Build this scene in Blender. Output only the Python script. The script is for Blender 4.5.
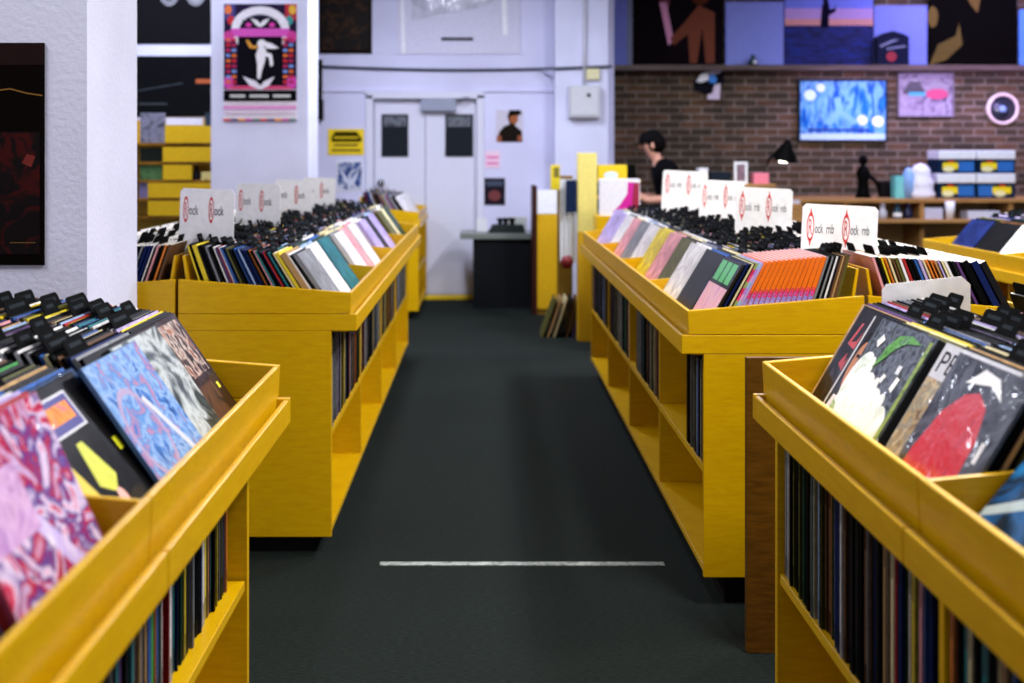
import bpy, bmesh, math, random
from mathutils import Vector, Matrix, Euler

for o in list(bpy.data.objects):
    bpy.data.objects.remove(o)
SC = bpy.context.scene
COL = SC.collection
RND = random.Random(11)

# ------------------------------------------------------------------ camera
F, H, VX, VY = 1210.0, 1.365, 484.0, 156.0
cd = bpy.data.cameras.new('camera')
cam = bpy.data.objects.new('camera', cd)
COL.objects.link(cam)
cam.location = (0, 0, H)
cam.rotation_euler = (math.pi/2, 0, 0)
cd.sensor_width = 36
cd.lens = F/1024*36
cd.shift_x = (512-VX)/1024
cd.shift_y = -(341.5-VY)/1024
cd.clip_start = 0.05
cd.dof.use_dof = True
cd.dof.focus_distance = 3.1
cd.dof.aperture_fstop = 3.0
SC.camera = cam

# ------------------------------------------------------------------ world, lights, exposure
w = bpy.data.worlds.new('world')
SC.world = w
w.use_nodes = True
w.node_tree.nodes['Background'].inputs[0].default_value = (0.62, 0.72, 1.0, 1)
w.node_tree.nodes['Background'].inputs[1].default_value = 0.15
SC.view_settings.view_transform = 'Standard'
SC.view_settings.look = 'None'
SC.view_settings.gamma = 1
SC.view_settings.exposure = 0.38
SC.view_settings.use_curve_mapping = False
CEIL = 3.5

PZL = 2.18

def area(name, loc, sx, sy, power, color, rot=(0, 0, 0), spread=180):
    l = bpy.data.lights.new(name, 'AREA')
    l.shape = 'RECTANGLE'; l.size = sx; l.size_y = sy
    l.energy = power; l.color = color; l.spread = math.radians(spread)
    o = bpy.data.objects.new(name, l)
    o.location = loc; o.rotation_euler = rot
    COL.objects.link(o)
    return o
WARM = (1.0, 0.97, 0.93); COOL = (0.82, 0.86, 1.0)
for (x, y, p) in [(1.9, 0.4, 10), (1.3, 2.4, 110), (2.1, 5.0, 100), (1.9, 7.4, 110), (4.4, 4.6, 80),
                  (-0.4, 9.0, 85), (-2.6, 8.6, 60), (-2.6, 5.6, 34), (4.6, 9.8, 62), (-2.5, 2.6, 50)]:
    area('ceiling_tube_light', (x, y, CEIL-0.09), 0.30, 1.3, p, COOL if y > 7 else WARM)
# added violet area light tinting the right end of the brick wall
area('added_violet_light', (5.0, 11.5, CEIL-0.15), 1.8, 0.2, 45, (0.5, 0.42, 1.0), (math.radians(25), 0, 0))
area('added_ledge_light', (4.7, 12.0, PZL), 2.8, 0.06, 20, (0.66, 0.5, 1.0), (math.radians(28), 0, 0))  # unseen strip added below the ledge to brighten the bricks
# daylight through the shop window behind the photographer
area('shop_window_light', (0.6, -1.9, 1.9), 3.4, 1.9, 20, (0.90, 0.94, 1.0), (math.radians(90), 0, 0))

# ------------------------------------------------------------------ materials
def s2l(c):
    c = c/255.0
    return c/12.92 if c <= 0.04045 else ((c+0.055)/1.055)**2.4

def L(c):
    return (s2l(c[0]), s2l(c[1]), s2l(c[2]), 1)
_M = {}

def pmat(c, rough=0.5, coat=0.0, var=0.0, bump=0.0, scale=40, metal=0.0):
    """paint/paper/plastic of one colour with faint procedural variation"""
    key = (tuple(c), rough, coat, var, bump, scale, metal)
    if key in _M: return _M[key]
    m = bpy.data.materials.new('finish_%d_%d_%d' % tuple(c))
    m.use_nodes = True
    nt = m.node_tree; b = nt.nodes['Principled BSDF']
    b.inputs['Base Color'].default_value = L(c)
    b.inputs['Roughness'].default_value = rough
    b.inputs['Metallic'].default_value = metal
    b.inputs['Specular IOR Level'].default_value = 0.12 if sum(c) < 150 and rough > .3 else 0.35
    if sum(c) < 150 and rough > .28: b.inputs['IOR'].default_value = 1.18
    if coat:
        b.inputs['Coat Weight'].default_value = coat
        b.inputs['Coat Roughness'].default_value = 0.04
    tc = nt.nodes.new('ShaderNodeTexCoord')
    nz = nt.nodes.new('ShaderNodeTexNoise'); nz.inputs['Scale'].default_value = scale
    nz.inputs['Detail'].default_value = 4
    nt.links.new(tc.outputs['Object'], nz.inputs['Vector'])
    mx = nt.nodes.new('ShaderNodeMix'); mx.data_type = 'RGBA'; mx.blend_type = 'MULTIPLY'
    v = var if var else 0.12
    mx.inputs[0].default_value = v
    mx.inputs[6].default_value = L(c)
    cr = nt.nodes.new('ShaderNodeValToRGB')
    cr.color_ramp.elements[0].position = 0.35; cr.color_ramp.elements[0].color = (0.2, 0.2, 0.2, 1)
    cr.color_ramp.elements[1].position = 0.65; cr.color_ramp.elements[1].color = (1, 1, 1, 1)
    nt.links.new(nz.outputs[0], cr.inputs[0])
    nt.links.new(cr.outputs[0], mx.inputs[7])
    nt.links.new(mx.outputs[2], b.inputs['Base Color'])
    if bump:
        bp = nt.nodes.new('ShaderNodeBump'); bp.inputs['Strength'].default_value = bump
        bp.inputs['Distance'].default_value = 0.01
        nt.links.new(nz.outputs[0], bp.inputs['Height'])
        nt.links.new(bp.outputs[0], b.inputs['Normal'])
        if coat: nt.links.new(bp.outputs[0], b.inputs['Coat Normal'])
    _M[key] = m
    return m

def splash(cols, scale=9, rough=0.35, coat=0.6, stretch=(1, 1, 1), bump=0.25, dist=1.5):
    """mottled printed picture under crinkled clear film: several colours blended by distorted noise"""
    key = ('splash', tuple(cols), scale, rough, coat, stretch, bump, dist)
    if key in _M: return _M[key]
    m = bpy.data.materials.new('printed_picture'); m.use_nodes = True
    nt = m.node_tree; b = nt.nodes['Principled BSDF']
    tc = nt.nodes.new('ShaderNodeTexCoord'); mp = nt.nodes.new('ShaderNodeMapping')
    mp.inputs['Scale'].default_value = stretch
    nt.links.new(tc.outputs['Object'], mp.inputs[0])
    nz = nt.nodes.new('ShaderNodeTexNoise'); nz.inputs['Scale'].default_value = scale
    nz.inputs['Detail'].default_value = 6; nz.inputs['Distortion'].default_value = dist
    nt.links.new(mp.outputs[0], nz.inputs['Vector'])
    cr = nt.nodes.new('ShaderNodeValToRGB')
    n = len(cols); el = cr.color_ramp.elements
    while len(el) < n: el.new(0.5)
    for i, c in enumerate(cols):
        el[i].position = 0.3+0.4*i/max(1, n-1); el[i].color = L(c)
    nt.links.new(nz.outputs[0], cr.inputs[0])
    nt.links.new(cr.outputs[0], b.inputs['Base Color'])
    b.inputs['Roughness'].default_value = rough
    b.inputs['IOR'].default_value = 1.2
    b.inputs['Coat Weight'].default_value = coat*.6; b.inputs['Coat Roughness'].default_value = 0.05
    if bump:
        n2 = nt.nodes.new('ShaderNodeTexNoise'); n2.inputs['Scale'].default_value = 14
        n2.inputs['Distortion'].default_value = 0.8
        nt.links.new(tc.outputs['Object'], n2.inputs['Vector'])
        bp = nt.nodes.new('ShaderNodeBump'); bp.inputs['Strength'].default_value = bump
        bp.inputs['Distance'].default_value = 0.02
        nt.links.new(n2.outputs[0], bp.inputs['Height']); nt.links.new(bp.outputs[0], b.inputs['Coat Normal'])
    _M[key] = m
    return m

def wood(name='yellow_birch', a=(212, 168, 0), b_=(203, 155, 0), sc=(9, 9, 60), rough=0.34):
    if name in _M: return _M[name]
    m = bpy.data.materials.new(name); m.use_nodes = True
    nt = m.node_tree; b = nt.nodes['Principled BSDF']
    tc = nt.nodes.new('ShaderNodeTexCoord'); mp = nt.nodes.new('ShaderNodeMapping')
    mp.inputs['Scale'].default_value = sc
    nt.links.new(tc.outputs['Object'], mp.inputs[0])
    nz = nt.nodes.new('ShaderNodeTexNoise'); nz.inputs['Scale'].default_value = 1.6
    nz.inputs['Detail'].default_value = 7; nz.inputs['Distortion'].default_value = 0.6
    nt.links.new(mp.outputs[0], nz.inputs['Vector'])
    cr = nt.nodes.new('ShaderNodeValToRGB')
    cr.color_ramp.elements[0].position = 0.32; cr.color_ramp.elements[0].color = L(b_)
    cr.color_ramp.elements[1].position = 0.66; cr.color_ramp.elements[1].color = L(a)
    nt.links.new(nz.outputs[0], cr.inputs[0]); nt.links.new(cr.outputs[0], b.inputs['Base Color'])
    b.inputs['Roughness'].default_value = rough
    b.inputs['Coat Weight'].default_value = 0.12; b.inputs['Coat Roughness'].default_value = 0.25; b.inputs['Specular IOR Level'].default_value = 0.25
    bp = nt.nodes.new('ShaderNodeBump'); bp.inputs['Strength'].default_value = 0.06
    nt.links.new(nz.outputs[0], bp.inputs['Height']); nt.links.new(bp.outputs[0], b.inputs['Normal'])
    _M[name] = m
    return m

def carpet():
    m = bpy.data.materials.new('ribbed_carpet'); m.use_nodes = True
    nt = m.node_tree; b = nt.nodes['Principled BSDF']
    tc = nt.nodes.new('ShaderNodeTexCoord')
    n1 = nt.nodes.new('ShaderNodeTexNoise'); n1.inputs['Scale'].default_value = 210; n1.inputs['Detail'].default_value = 3
    mp = nt.nodes.new('ShaderNodeMapping'); mp.inputs['Scale'].default_value = (0.25, 1.0, 1)
    nt.links.new(tc.outputs['Object'], mp.inputs[0]); nt.links.new(mp.outputs[0], n1.inputs['Vector'])
    cr = nt.nodes.new('ShaderNodeValToRGB')
    cr.color_ramp.elements[0].position = 0.3; cr.color_ramp.elements[0].color = L((9, 14, 12))
    cr.color_ramp.elements[1].position = 0.72; cr.color_ramp.elements[1].color = L((28, 39, 35))
    nt.links.new(n1.outputs[0], cr.inputs[0])
    n2 = nt.nodes.new('ShaderNodeTexNoise'); n2.inputs['Scale'].default_value = 1.3; n2.inputs['Detail'].default_value = 5
    nt.links.new(tc.outputs['Object'], n2.inputs['Vector'])
    mx = nt.nodes.new('ShaderNodeMix'); mx.data_type = 'RGBA'; mx.blend_type = 'MULTIPLY'; mx.inputs[0].default_value = 0.45
    nt.links.new(cr.outputs[0], mx.inputs[6]); nt.links.new(n2.outputs[0], mx.inputs[7])
    nt.links.new(mx.outputs[2], b.inputs['Base Color'])
    b.inputs['Roughness'].default_value = 0.95
    b.inputs['Specular IOR Level'].default_value = 0.15
    bp = nt.nodes.new('ShaderNodeBump'); bp.inputs['Strength'].default_value = 0.5; bp.inputs['Distance'].default_value = 0.004
    nt.links.new(n1.outputs[0], bp.inputs['Height']); nt.links.new(bp.outputs[0], b.inputs['Normal'])
    return m

def plaster(name, c, bump=0.25, scale=55):
    m = bpy.data.materials.new(name); m.use_nodes = True
    nt = m.node_tree; b = nt.nodes['Principled BSDF']
    tc = nt.nodes.new('ShaderNodeTexCoord')
    n1 = nt.nodes.new('ShaderNodeTexNoise'); n1.inputs['Scale'].default_value = scale; n1.inputs['Detail'].default_value = 6
    nt.links.new(tc.outputs['Object'], n1.inputs['Vector'])
    n2 = nt.nodes.new('ShaderNodeTexNoise'); n2.inputs['Scale'].default_value = 2.0; n2.inputs['Detail'].default_value = 4
    nt.links.new(tc.outputs['Object'], n2.inputs['Vector'])
    cr = nt.nodes.new('ShaderNodeValToRGB')
    cr.color_ramp.elements[0].position = 0.3; cr.color_ramp.elements[0].color = L([x*0.93 for x in c])
    cr.color_ramp.elements[1].position = 0.7; cr.color_ramp.elements[1].color = L(c)
    nt.links.new(n2.outputs[0], cr.inputs[0]); nt.links.new(cr.outputs[0], b.inputs['Base Color'])
    b.inputs['Roughness'].default_value = 0.7
    bp = nt.nodes.new('ShaderNodeBump'); bp.inputs['Strength'].default_value = bump; bp.inputs['Distance'].default_value = 0.01
    nt.links.new(n1.outputs[0], bp.inputs['Height']); nt.links.new(bp.outputs[0], b.inputs['Normal'])
    return m

def brick():
    m = bpy.data.materials.new('old_brick'); m.use_nodes = True
    nt = m.node_tree; b = nt.nodes['Principled BSDF']
    tc = nt.nodes.new('ShaderNodeTexCoord'); mp = nt.nodes.new('ShaderNodeMapping')
    mp.inputs['Rotation'].default_value = (math.radians(90), 0, 0)
    nt.links.new(tc.outputs['Object'], mp.inputs[0])
    br = nt.nodes.new('ShaderNodeTexBrick')
    br.inputs['Scale'].default_value = 1.0
    br.inputs['Brick Width'].default_value = 0.225; br.inputs['Row Height'].default_value = 0.075
    br.inputs['Mortar Size'].default_value = 0.007; br.inputs['Mortar Smooth'].default_value = 0.2
    br.inputs['Bias'].default_value = -0.3
    br.inputs['Color1'].default_value = L((62, 50, 28)); br.inputs['Color2'].default_value = L((108, 76, 48))
    br.inputs['Mortar'].default_value = L((132, 122, 112))
    nt.links.new(mp.outputs[0], br.inputs['Vector'])
    n2 = nt.nodes.new('ShaderNodeTexNoise'); n2.inputs['Scale'].default_value = 7; n2.inputs['Detail'].default_value = 5
    nt.links.new(tc.outputs['Object'], n2.inputs['Vector'])
    cr = nt.nodes.new('ShaderNodeValToRGB')
    cr.color_ramp.elements[0].position = 0.35; cr.color_ramp.elements[0].color = (0.35, 0.33, 0.22, 1)
    cr.color_ramp.elements[1].position = 0.7; cr.color_ramp.elements[1].color = (1.1, 1.0, 1.0, 1)
    nt.links.new(n2.outputs[0], cr.inputs[0])
    mx = nt.nodes.new('ShaderNodeMix'); mx.data_type = 'RGBA'; mx.blend_type = 'MULTIPLY'; mx.inputs[0].default_value = 0.75
    nt.links.new(br.outputs[0], mx.inputs[6]); nt.links.new(cr.outputs[0], mx.inputs[7])
    nt.links.new(mx.outputs[2], b.inputs['Base Color'])
    b.inputs['Roughness'].default_value = 0.85
    bp = nt.nodes.new('ShaderNodeBump'); bp.inputs['Strength'].default_value = 0.6; bp.inputs['Distance'].default_value = 0.01
    nt.links.new(br.outputs[1], bp.inputs['Height']); bp.invert = True
    nt.links.new(bp.outputs[0], b.inputs['Normal'])
    return m

def glow(c, strength, name='lamp_glow'):
    m = bpy.data.materials.new(name); m.use_nodes = True
    b = m.node_tree.nodes['Principled BSDF']
    b.inputs['Base Color'].default_value = L(c)
    b.inputs['Emission Color'].default_value = L(c)
    b.inputs['Emission Strength'].default_value = strength
    return m

WOOD = wood()
SHADED = wood('shaded_board', (96, 62, 16), (70, 44, 10), (9, 9, 60))  # wood darkened in colour to stand for shade on board and slot
EDGE = wood('birch_edge', (214, 168, 40), (190, 140, 24), (40, 3, 40))
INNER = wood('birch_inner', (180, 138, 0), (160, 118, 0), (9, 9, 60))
MATTE = pmat((13, 14, 15), 0.75)
MATTE.node_tree.nodes['Principled BSDF'].inputs['IOR'].default_value = 1.18
BLACK = pmat((9, 9, 10), 0.45)
DARK = pmat((28, 26, 26), 0.5)
WHITE = pmat((240, 240, 244), 0.45)

# ------------------------------------------------------------------ mesh builder
class MB:
    def __init__(s):
        s.v = []; s.f = []; s.m = []; s.mats = []; s.sm = []
    def mi(s, m):
        if m not in s.mats: s.mats.append(m)
        return s.mats.index(m)
    def add(s, vs, fs, m, smooth=False, mtx=None):
        o = len(s.v)
        for p in vs:
            s.v.append(tuple(mtx @ Vector(p)) if mtx is not None else tuple(p))
        k = s.mi(m)
        for f in fs:
            s.f.append(tuple(i+o for i in f)); s.m.append(k); s.sm.append(smooth)
        return s
    def box(s, x0, x1, y0, y1, z0, z1, m, mtx=None):
        vs = [(x, y, z) for x in (x0, x1) for y in (y0, y1) for z in (z0, z1)]
        fs = [(0, 1, 3, 2), (4, 6, 7, 5), (0, 4, 5, 1), (2, 3, 7, 6), (0, 2, 6, 4), (1, 5, 7, 3)]
        if (x1 < x0) ^ (y1 < y0) ^ (z1 < z0): fs = [f[::-1] for f in fs]
        return s.add(vs, fs, m, False, mtx)
    def prism(s, poly, a0, a1, axis, m, mtx=None):
        """extrude 2-D polygon along axis ('x': poly=(y,z), 'y': (x,z), 'z': (x,y))"""
        n = len(poly)
        def P(p, a):
            return {'x': (a, p[0], p[1]), 'y': (p[0], a, p[1]), 'z': (p[0], p[1], a)}[axis]
        vs = [P(p, a0) for p in poly]+[P(p, a1) for p in poly]
        fs = [tuple(range(n)), tuple(range(2*n-1, n-1, -1))]
        for i in range(n):
            j = (i+1) % n
            fs.append((i, i+n, j+n, j))
        return s.add(vs, fs, m, False, mtx)
    def lathe(s, prof, m, seg=20, mtx=None, cap=True):
        n = len(prof); vs = []; fs = []
        for k in range(seg):
            a = 2*math.pi*k/seg
            for (r, z) in prof: vs.append((r*math.cos(a), r*math.sin(a), z))
        for k in range(seg):
            k2 = (k+1) % seg
            for i in range(n-1):
                fs.append((k*n+i, k2*n+i, k2*n+i+1, k*n+i+1))
        if cap:
            fs.append(tuple(k*n for k in range(seg))[::-1]); fs.append(tuple(k*n+n-1 for k in range(seg)))
        return s.add(vs, fs, m, True, mtx)
    def tube(s, pts, r, m, seg=8):
        pts = [Vector(p) for p in pts]
        rings = []
        for i, p in enumerate(pts):
            t = (pts[min(i+1, len(pts)-1)]-pts[max(i-1, 0)]).normalized()
            up = Vector((0, 0, 1)) if abs(t.z) < 0.9 else Vector((1, 0, 0))
            a = t.cross(up).normalized(); b = t.cross(a)
            rr = r[i] if isinstance(r, (list, tuple)) else r
            rings.append([p+a*rr*math.cos(2*math.pi*k/seg)+b*rr*math.sin(2*math.pi*k/seg) for k in range(seg)])
        vs = [v for rg in rings for v in rg]; fs = []
        for i in range(len(rings)-1):
            for k in range(seg):
                k2 = (k+1) % seg
                fs.append((i*seg+k, i*seg+k2, (i+1)*seg+k2, (i+1)*seg+k))
        fs.append(tuple(range(seg))[::-1]); fs.append(tuple((len(rings)-1)*seg+k for k in range(seg)))
        return s.add(vs, fs, m, True)
    def mesh(s, name):
        me = bpy.data.meshes.new(name)
        me.from_pydata(s.v, [], s.f)
        for m in s.mats: me.materials.append(m)
        me.polygons.foreach_set('material_index', s.m)
        me.polygons.foreach_set('use_smooth', s.sm)
        bm = bmesh.new(); bm.from_mesh(me)
        bmesh.ops.recalc_face_normals(bm, faces=bm.faces)
        bm.to_mesh(me); bm.free(); me.update()
        return me
    def build(s, name, parent=None, loc=(0, 0, 0), rot=(0, 0, 0), bevel=0):
        o = bpy.data.objects.new(name, s.mesh(name))
        COL.objects.link(o); o.location = loc; o.rotation_euler = rot
        if parent is not None: o.parent = parent
        if bevel:
            b = o.modifiers.new('bevel', 'BEVEL'); b.width = bevel; b.segments = 2; b.limit_method = 'ANGLE'
        return o

def tag(o, label, cat, group=None):
    o['label'] = label; o['category'] = cat
    if group: o['group'] = group
    return o

def thing(name, label, cat, loc=(0, 0, 0), rz=0, group=None):
    o = bpy.data.objects.new(name, None); COL.objects.link(o)
    o.location = loc; o.rotation_euler = (0, 0, rz); o.empty_display_size = 0.1
    return tag(o, label, cat, group)

def struct(o):
    o['kind'] = 'structure'
    return o

def PX(x, D): return (x-VX)*D/F
def PZ(y, D): return H-(y-VY)*D/F

# text as mesh polygons
_T = {}
def text_geo(txt):
    if txt in _T: return _T[txt]
    cu = bpy.data.curves.new('lettering', 'FONT'); cu.body = txt
    cu.resolution_u = 3
    ob = bpy.data.objects.new('lettering', cu); COL.objects.link(ob)
    dg = bpy.context.evaluated_depsgraph_get()
    me = bpy.data.meshes.new_from_object(ob.evaluated_get(dg))
    vs = [(v.co.x, v.co.y) for v in me.vertices]; fs = [tuple(p.vertices) for p in me.polygons]
    bpy.data.objects.remove(ob); bpy.data.curves.remove(cu); bpy.data.meshes.remove(me)
    x0 = min(v[0] for v in vs); x1 = max(v[0] for v in vs); y0 = min(v[1] for v in vs); y1 = max(v[1] for v in vs)
    vs = [((v[0]-x0)/(x1-x0), (v[1]-y0)/(y1-y0)) for v in vs]
    _T[txt] = (vs, fs)
    return _T[txt]

def art(mb, items, mapf, step=0.0007, cm=None):
    """items in unit-square coordinates; mapf(u,v,lift) -> xyz"""
    cm = cm or (lambda c: c if not isinstance(c, tuple) else pmat(c, 0.4, 0.3))
    for k, it in enumerate(items):
        h = 0.0008+step*k*0.35
        kind = it[0]; m = cm(it[-1])
        if kind == 'rect':
            _, u0, v0, u1, v1, _c = it; polys = [[(u0, v0), (u1, v0), (u1, v1), (u0, v1)]]
        elif kind == 'ell':
            _, cu, cv, ru, rv, _c = it
            polys = [[(cu+ru*math.cos(a*math.pi/10), cv+rv*math.sin(a*math.pi/10)) for a in range(20)]]
        elif kind == 'ring':
            _, cu, cv, ru, rv, t, _c = it; polys = []
            for a in range(24):
                a0 = a*math.pi/12; a1 = (a+1)*math.pi/12
                polys.append([(cu+ru*math.cos(a0), cv+rv*math.sin(a0)), (cu+ru*math.cos(a1), cv+rv*math.sin(a1)),
                              (cu+ru*t*math.cos(a1), cv+rv*t*math.sin(a1)), (cu+ru*t*math.cos(a0), cv+rv*t*math.sin(a0))])
        elif kind == 'poly':
            polys = [it[1]]
        elif kind == 'text':
            _, s, u0, v0, u1, v1, _c = it
            vs, fs = text_geo(s)
            mb.add([mapf(u0+(u1-u0)*a, v0+(v1-v0)*b, h) for a, b in vs], fs, m)
            continue
        for p in polys:
            mb.add([mapf(a, b, h) for a, b in p], [tuple(range(len(p)))], m)

# ================================================================== ROOM
WALLM = plaster('white_painted_wall', (214, 214, 244))
PILM = plaster('rough_white_plaster', (220, 222, 250), 0.22, 60)
BRICK = brick()
YB, YBR = 11.63, 12.5
mb = MB(); mb.box(-5, 8, -2.2, 13, -0.1, 0, carpet()); struct(mb.build('floor'))
mb = MB(); mb.box(-5, 8, -2.2, 13, CEIL, CEIL+0.1, plaster('ceiling_grey', (84, 84, 92))); struct(mb.build('ceiling'))
mb = MB(); mb.box(-5.1, -5, -2.2, 13, 0, CEIL, WALLM); struct(mb.build('wall_left'))
mb = MB(); mb.box(8, 8.1, -2.2, 13, 0, CEIL, BRICK); struct(mb.build('wall_right'))
mb = MB()
dx0, dx1, dz1 = PX(369, YB), PX(481, YB), PZ(95, YB)
mb.box(-5, dx0, YB, YB+0.15, 0, CEIL, WALLM); mb.box(dx1, 1.25, YB, YB+0.15, 0, CEIL, WALLM)
mb.box(dx0, dx1, YB, YB+0.15, dz1, CEIL, WALLM)
struct(mb.build('wall_back'))
mb = MB(); mb.box(1.2, 8, YBR, YBR+0.15, 0, CEIL, BRICK); struct(mb.build('wall_brick'))
mb = MB()
mb.box(-5, -0.6, -2.2, -2.1, 0, CEIL, WALLM); mb.box(3.0, 8, -2.2, -2.1, 0, CEIL, WALLM)
mb.box(-0.6, 3.0, -2.2, -2.1, 0, 0.9, WALLM); mb.box(-0.6, 3.0, -2.2, -2.1, 2.9, CEIL, WALLM)
struct(mb.build('wall_front'))
# pillars
XP = -347/F*4.08
mb = MB(); mb.box(-3.2, XP, XP*F/-397, 4.08, 0, CEIL, PILM); struct(mb.build('wall_pillar_left'))
P2 = 8.72
mb = MB(); mb.box(PX(211, P2), PX(308, P2), P2, 9.24, 0, CEIL, PILM); struct(mb.build('wall_pillar_rear'))
P3 = 11.35
mb = MB(); mb.box(PX(555, P3), PX(608, P3), P3, YBR, 0, CEIL, PILM); struct(mb.build('wall_pillar_right'))
# door set in the wall
DOORM = pmat((214, 214, 232), 0.4, 0, 0.06)
d = struct(bpy.data.objects.new('door_1', None)); COL.objects.link(d); d.location = ((dx0+dx1)/2, YB+0.08, 0)
hw = (dx1-dx0)/2
mb = MB(); mb.box(-hw+0.045, -0.003, -0.02, 0.03, 0.03, dz1-0.04, DOORM); mb.build('door_leaf', d, bevel=0.004)
mb = MB(); mb.box(0.003, hw-0.045, -0.02, 0.03, 0.03, dz1-0.04, DOORM); mb.build('door_leaf', d, bevel=0.004)
mb = MB()
mb.box(-hw-0.03, -hw+0.04, -0.10, 0.05, 0, dz1, DOORM); mb.box(hw-0.04, hw+0.03, -0.10, 0.05, 0, dz1, DOORM)
mb.box(-hw-0.03, hw+0.03, -0.10, 0.05, dz1-0.035, dz1+0.03, DOORM); mb.build('door_frame', d, bevel=0.004)
for (a, b) in ((381, 408), (445, 473)):
    x0 = PX(a, YB)-d.location.x; x1 = PX(b, YB)-d.location.x; z0 = PZ(156.5, YB); z1 = PZ(114, YB)
    mb = MB(); mb.box(x0, x1, -0.032, -0.021, z0, z1, pmat((34, 38, 44), 0.4))
    mb.box(x0+.02, x1-.02, -0.034, -0.032, z1-.12, z1-.02, splash([(60, 66, 74), (108, 112, 122), (40, 44, 50)], 9))
    mb.build('door_glass', d)
mb = MB(); x0 = PX(421, YB)-d.location.x; x1 = PX(456, YB)-d.location.x
mb.box(x0, x1, -0.10, -0.021, PZ(111, YB), PZ(99, YB), pmat((150, 156, 176), 0.35, metal=0.4))
mb.tube([(x1-.03, -0.08, PZ(100, YB)), (x1+.10, -0.14, PZ(98, YB)), (x1+.16, -0.05, PZ(96.5, YB))], 0.006, pmat((120, 124, 140), 0.35, metal=0.5))
mb.build('door_closer', d, bevel=0.004)
mb = MB(); kx = PX(381, YB)-d.location.x
mb.lathe([(0.012, 0), (0.012, 0.03), (0.03, 0.04), (0.034, 0.055), (0.02, 0.07), (0, 0.072)], pmat((120, 120, 124), 0.25, metal=0.9),
         mtx=Matrix.Translation((kx, -0.02, PZ(183, YB))) @ Matrix.Rotation(math.pi/2, 4, 'X'))
mb.build('door_handle', d)
mb = MB(); mb.box(PX(418, YB), PX(473, YB), YB-0.14, YB-0.005, 0, 0.035, pmat((226, 190, 20), 0.4))
o = struct(mb.build('trim_1', bevel=0.003))
# panel joint strips on the rear wall
mb = MB(); mb.box(PX(320, YB), PX(555, YB), YB-0.02, YB, PZ(92, YB), PZ(89.5, YB), WALLM); struct(mb.build('trim_2'))
mb = MB()
for z0, z1 in ((66.5, 71.5),):
    mb.box(1.17, 8, YBR-0.22, YBR, PZ(z1, YBR), PZ(z0, YBR), wood('dark_ledge', (96, 78, 70), (66, 50, 46), (3, 30, 30), 0.5))
LEDGE_TOP = PZ(66.5, YBR)
struct(mb.build('trim_3'))
mb = MB(); mb.box(PX(380, 4.05), PX(664, 4.05), 4.03, 4.062, 0.0, 0.003, splash([(90, 96, 92), (150, 156, 152), (170, 176, 172)], 30, 0.6, 0.1, bump=0))
o = mb.build('floor_tape'); tag(o, 'thin strip of white tape across the carpet of the aisle', 'tape')

# ================================================================== RECORD RACKS
def rack(label, s, Xc, uc, ur, ul, Y0, Y1, nb, zb=0.07, tall=True, group=None):
    """one long single-sided rack; s=+1 faces +X, s=-1 faces -X; u is measured from the back outwards"""
    t = thing('record_rack', label, 'record rack', (Xc, Y0, 0), 0, group)
    Ln = Y1-Y0; X = lambda u: s*u
    T = 0.02
    zr, zc, zs, zl, zm = 0.896, 0.942, 0.823, 0.766, 0.42
    bx = lambda mb, u0, u1, y0, y1, z0, z1, m=WOOD: mb.box(min(X(u0), X(u1)), max(X(u0), X(u1)), y0, y1, z0, z1, m)
    for (a, b) in ((0, T), (Ln-T, Ln)):
        mb = MB(); bx(mb, 0.004, uc, a, b, zb, zl); mb.build('end_panel', t, bevel=0.0015)
        mb = MB(); mb.prism([(X(0.004), zs+.0015), (X(ur-.004), zs+.0015), (X(ur), zr), (X(0.004), zc)], a, b, 'y', WOOD); mb.build('bin_end_board', t, bevel=0.002)
        mb = MB(); bx(mb, 0.004, ul, a-0.001, b+0.001, zl, zs); mb.build('end_apron', t, bevel=0.002)
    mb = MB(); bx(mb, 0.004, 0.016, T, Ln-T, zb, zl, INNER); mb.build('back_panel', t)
    mb = MB(); bx(mb, 0.016, uc-0.002, T, Ln-T, zb+0.01, zb+0.03); mb.build('bottom_board', t, bevel=0.001)
    mb = MB(); bx(mb, 0.016, ur-0.014, T+.001, Ln-T-.001, zl-0.006, zl); mb.build('bin_floor', t)
    mb = MB(); bx(mb, 0.05, uc-0.07, 0.04, Ln-0.04, 0, zb, DARK); mb.build('plinth', t)
    p = (Ln-2*T)/nb
    for i in range(nb):
        y0 = T+i*p; y1 = y0+p
        mb = MB(); bx(mb, 0.017, uc-0.004, y0+.01, y1-.01, zm-0.022, zm); mb.build('shelf', t, bevel=0.001)
        mb = MB(); mb.prism([(X(ur-.018), zs-.045), (X(ur-.006), zs-.045), (X(ur), zr), (X(ur-.012), zr)], y0+.0015, y1-.0015, 'y', WOOD)
        mb.build('rim_board', t, bevel=0.003)
        mb = MB(); bx(mb, ul-.013, ul, y0+.002, y1-.002, zl-.001, zs-.002); bx(mb, ur-.006, ul-.0131, y0+.002, y1-.002, zl, zl+.012, SHADED)  # slot floor in the shade-darkened wood
        mb.build('apron', t, bevel=0.003)
        if i:
            mb = MB(); mb.prism([(X(0.02), zl), (X(ur-.02), zl), (X(ur-.016), zr-.006), (X(0.02), zc-.004)], y0-.006, y0+.006, 'y', WOOD)
            mb.build('bin_divider', t, bevel=0.001)
            mb = MB(); bx(mb, 0.017, uc-0.006, y0-.009, y0+.009, zb+.03, zl-.007); mb.build('partition', t, bevel=0.001)
    a = 0.2
    mb = MB(); mb.prism([(X(.045), zl+.001), (X(.057), zl+.001), (X(.017), 1.02), (X(.008), 1.02)], T+.02, Ln-T-.001, 'y', WOOD); mb.build('centre_board', t, bevel=0.001)
    return t

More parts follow.
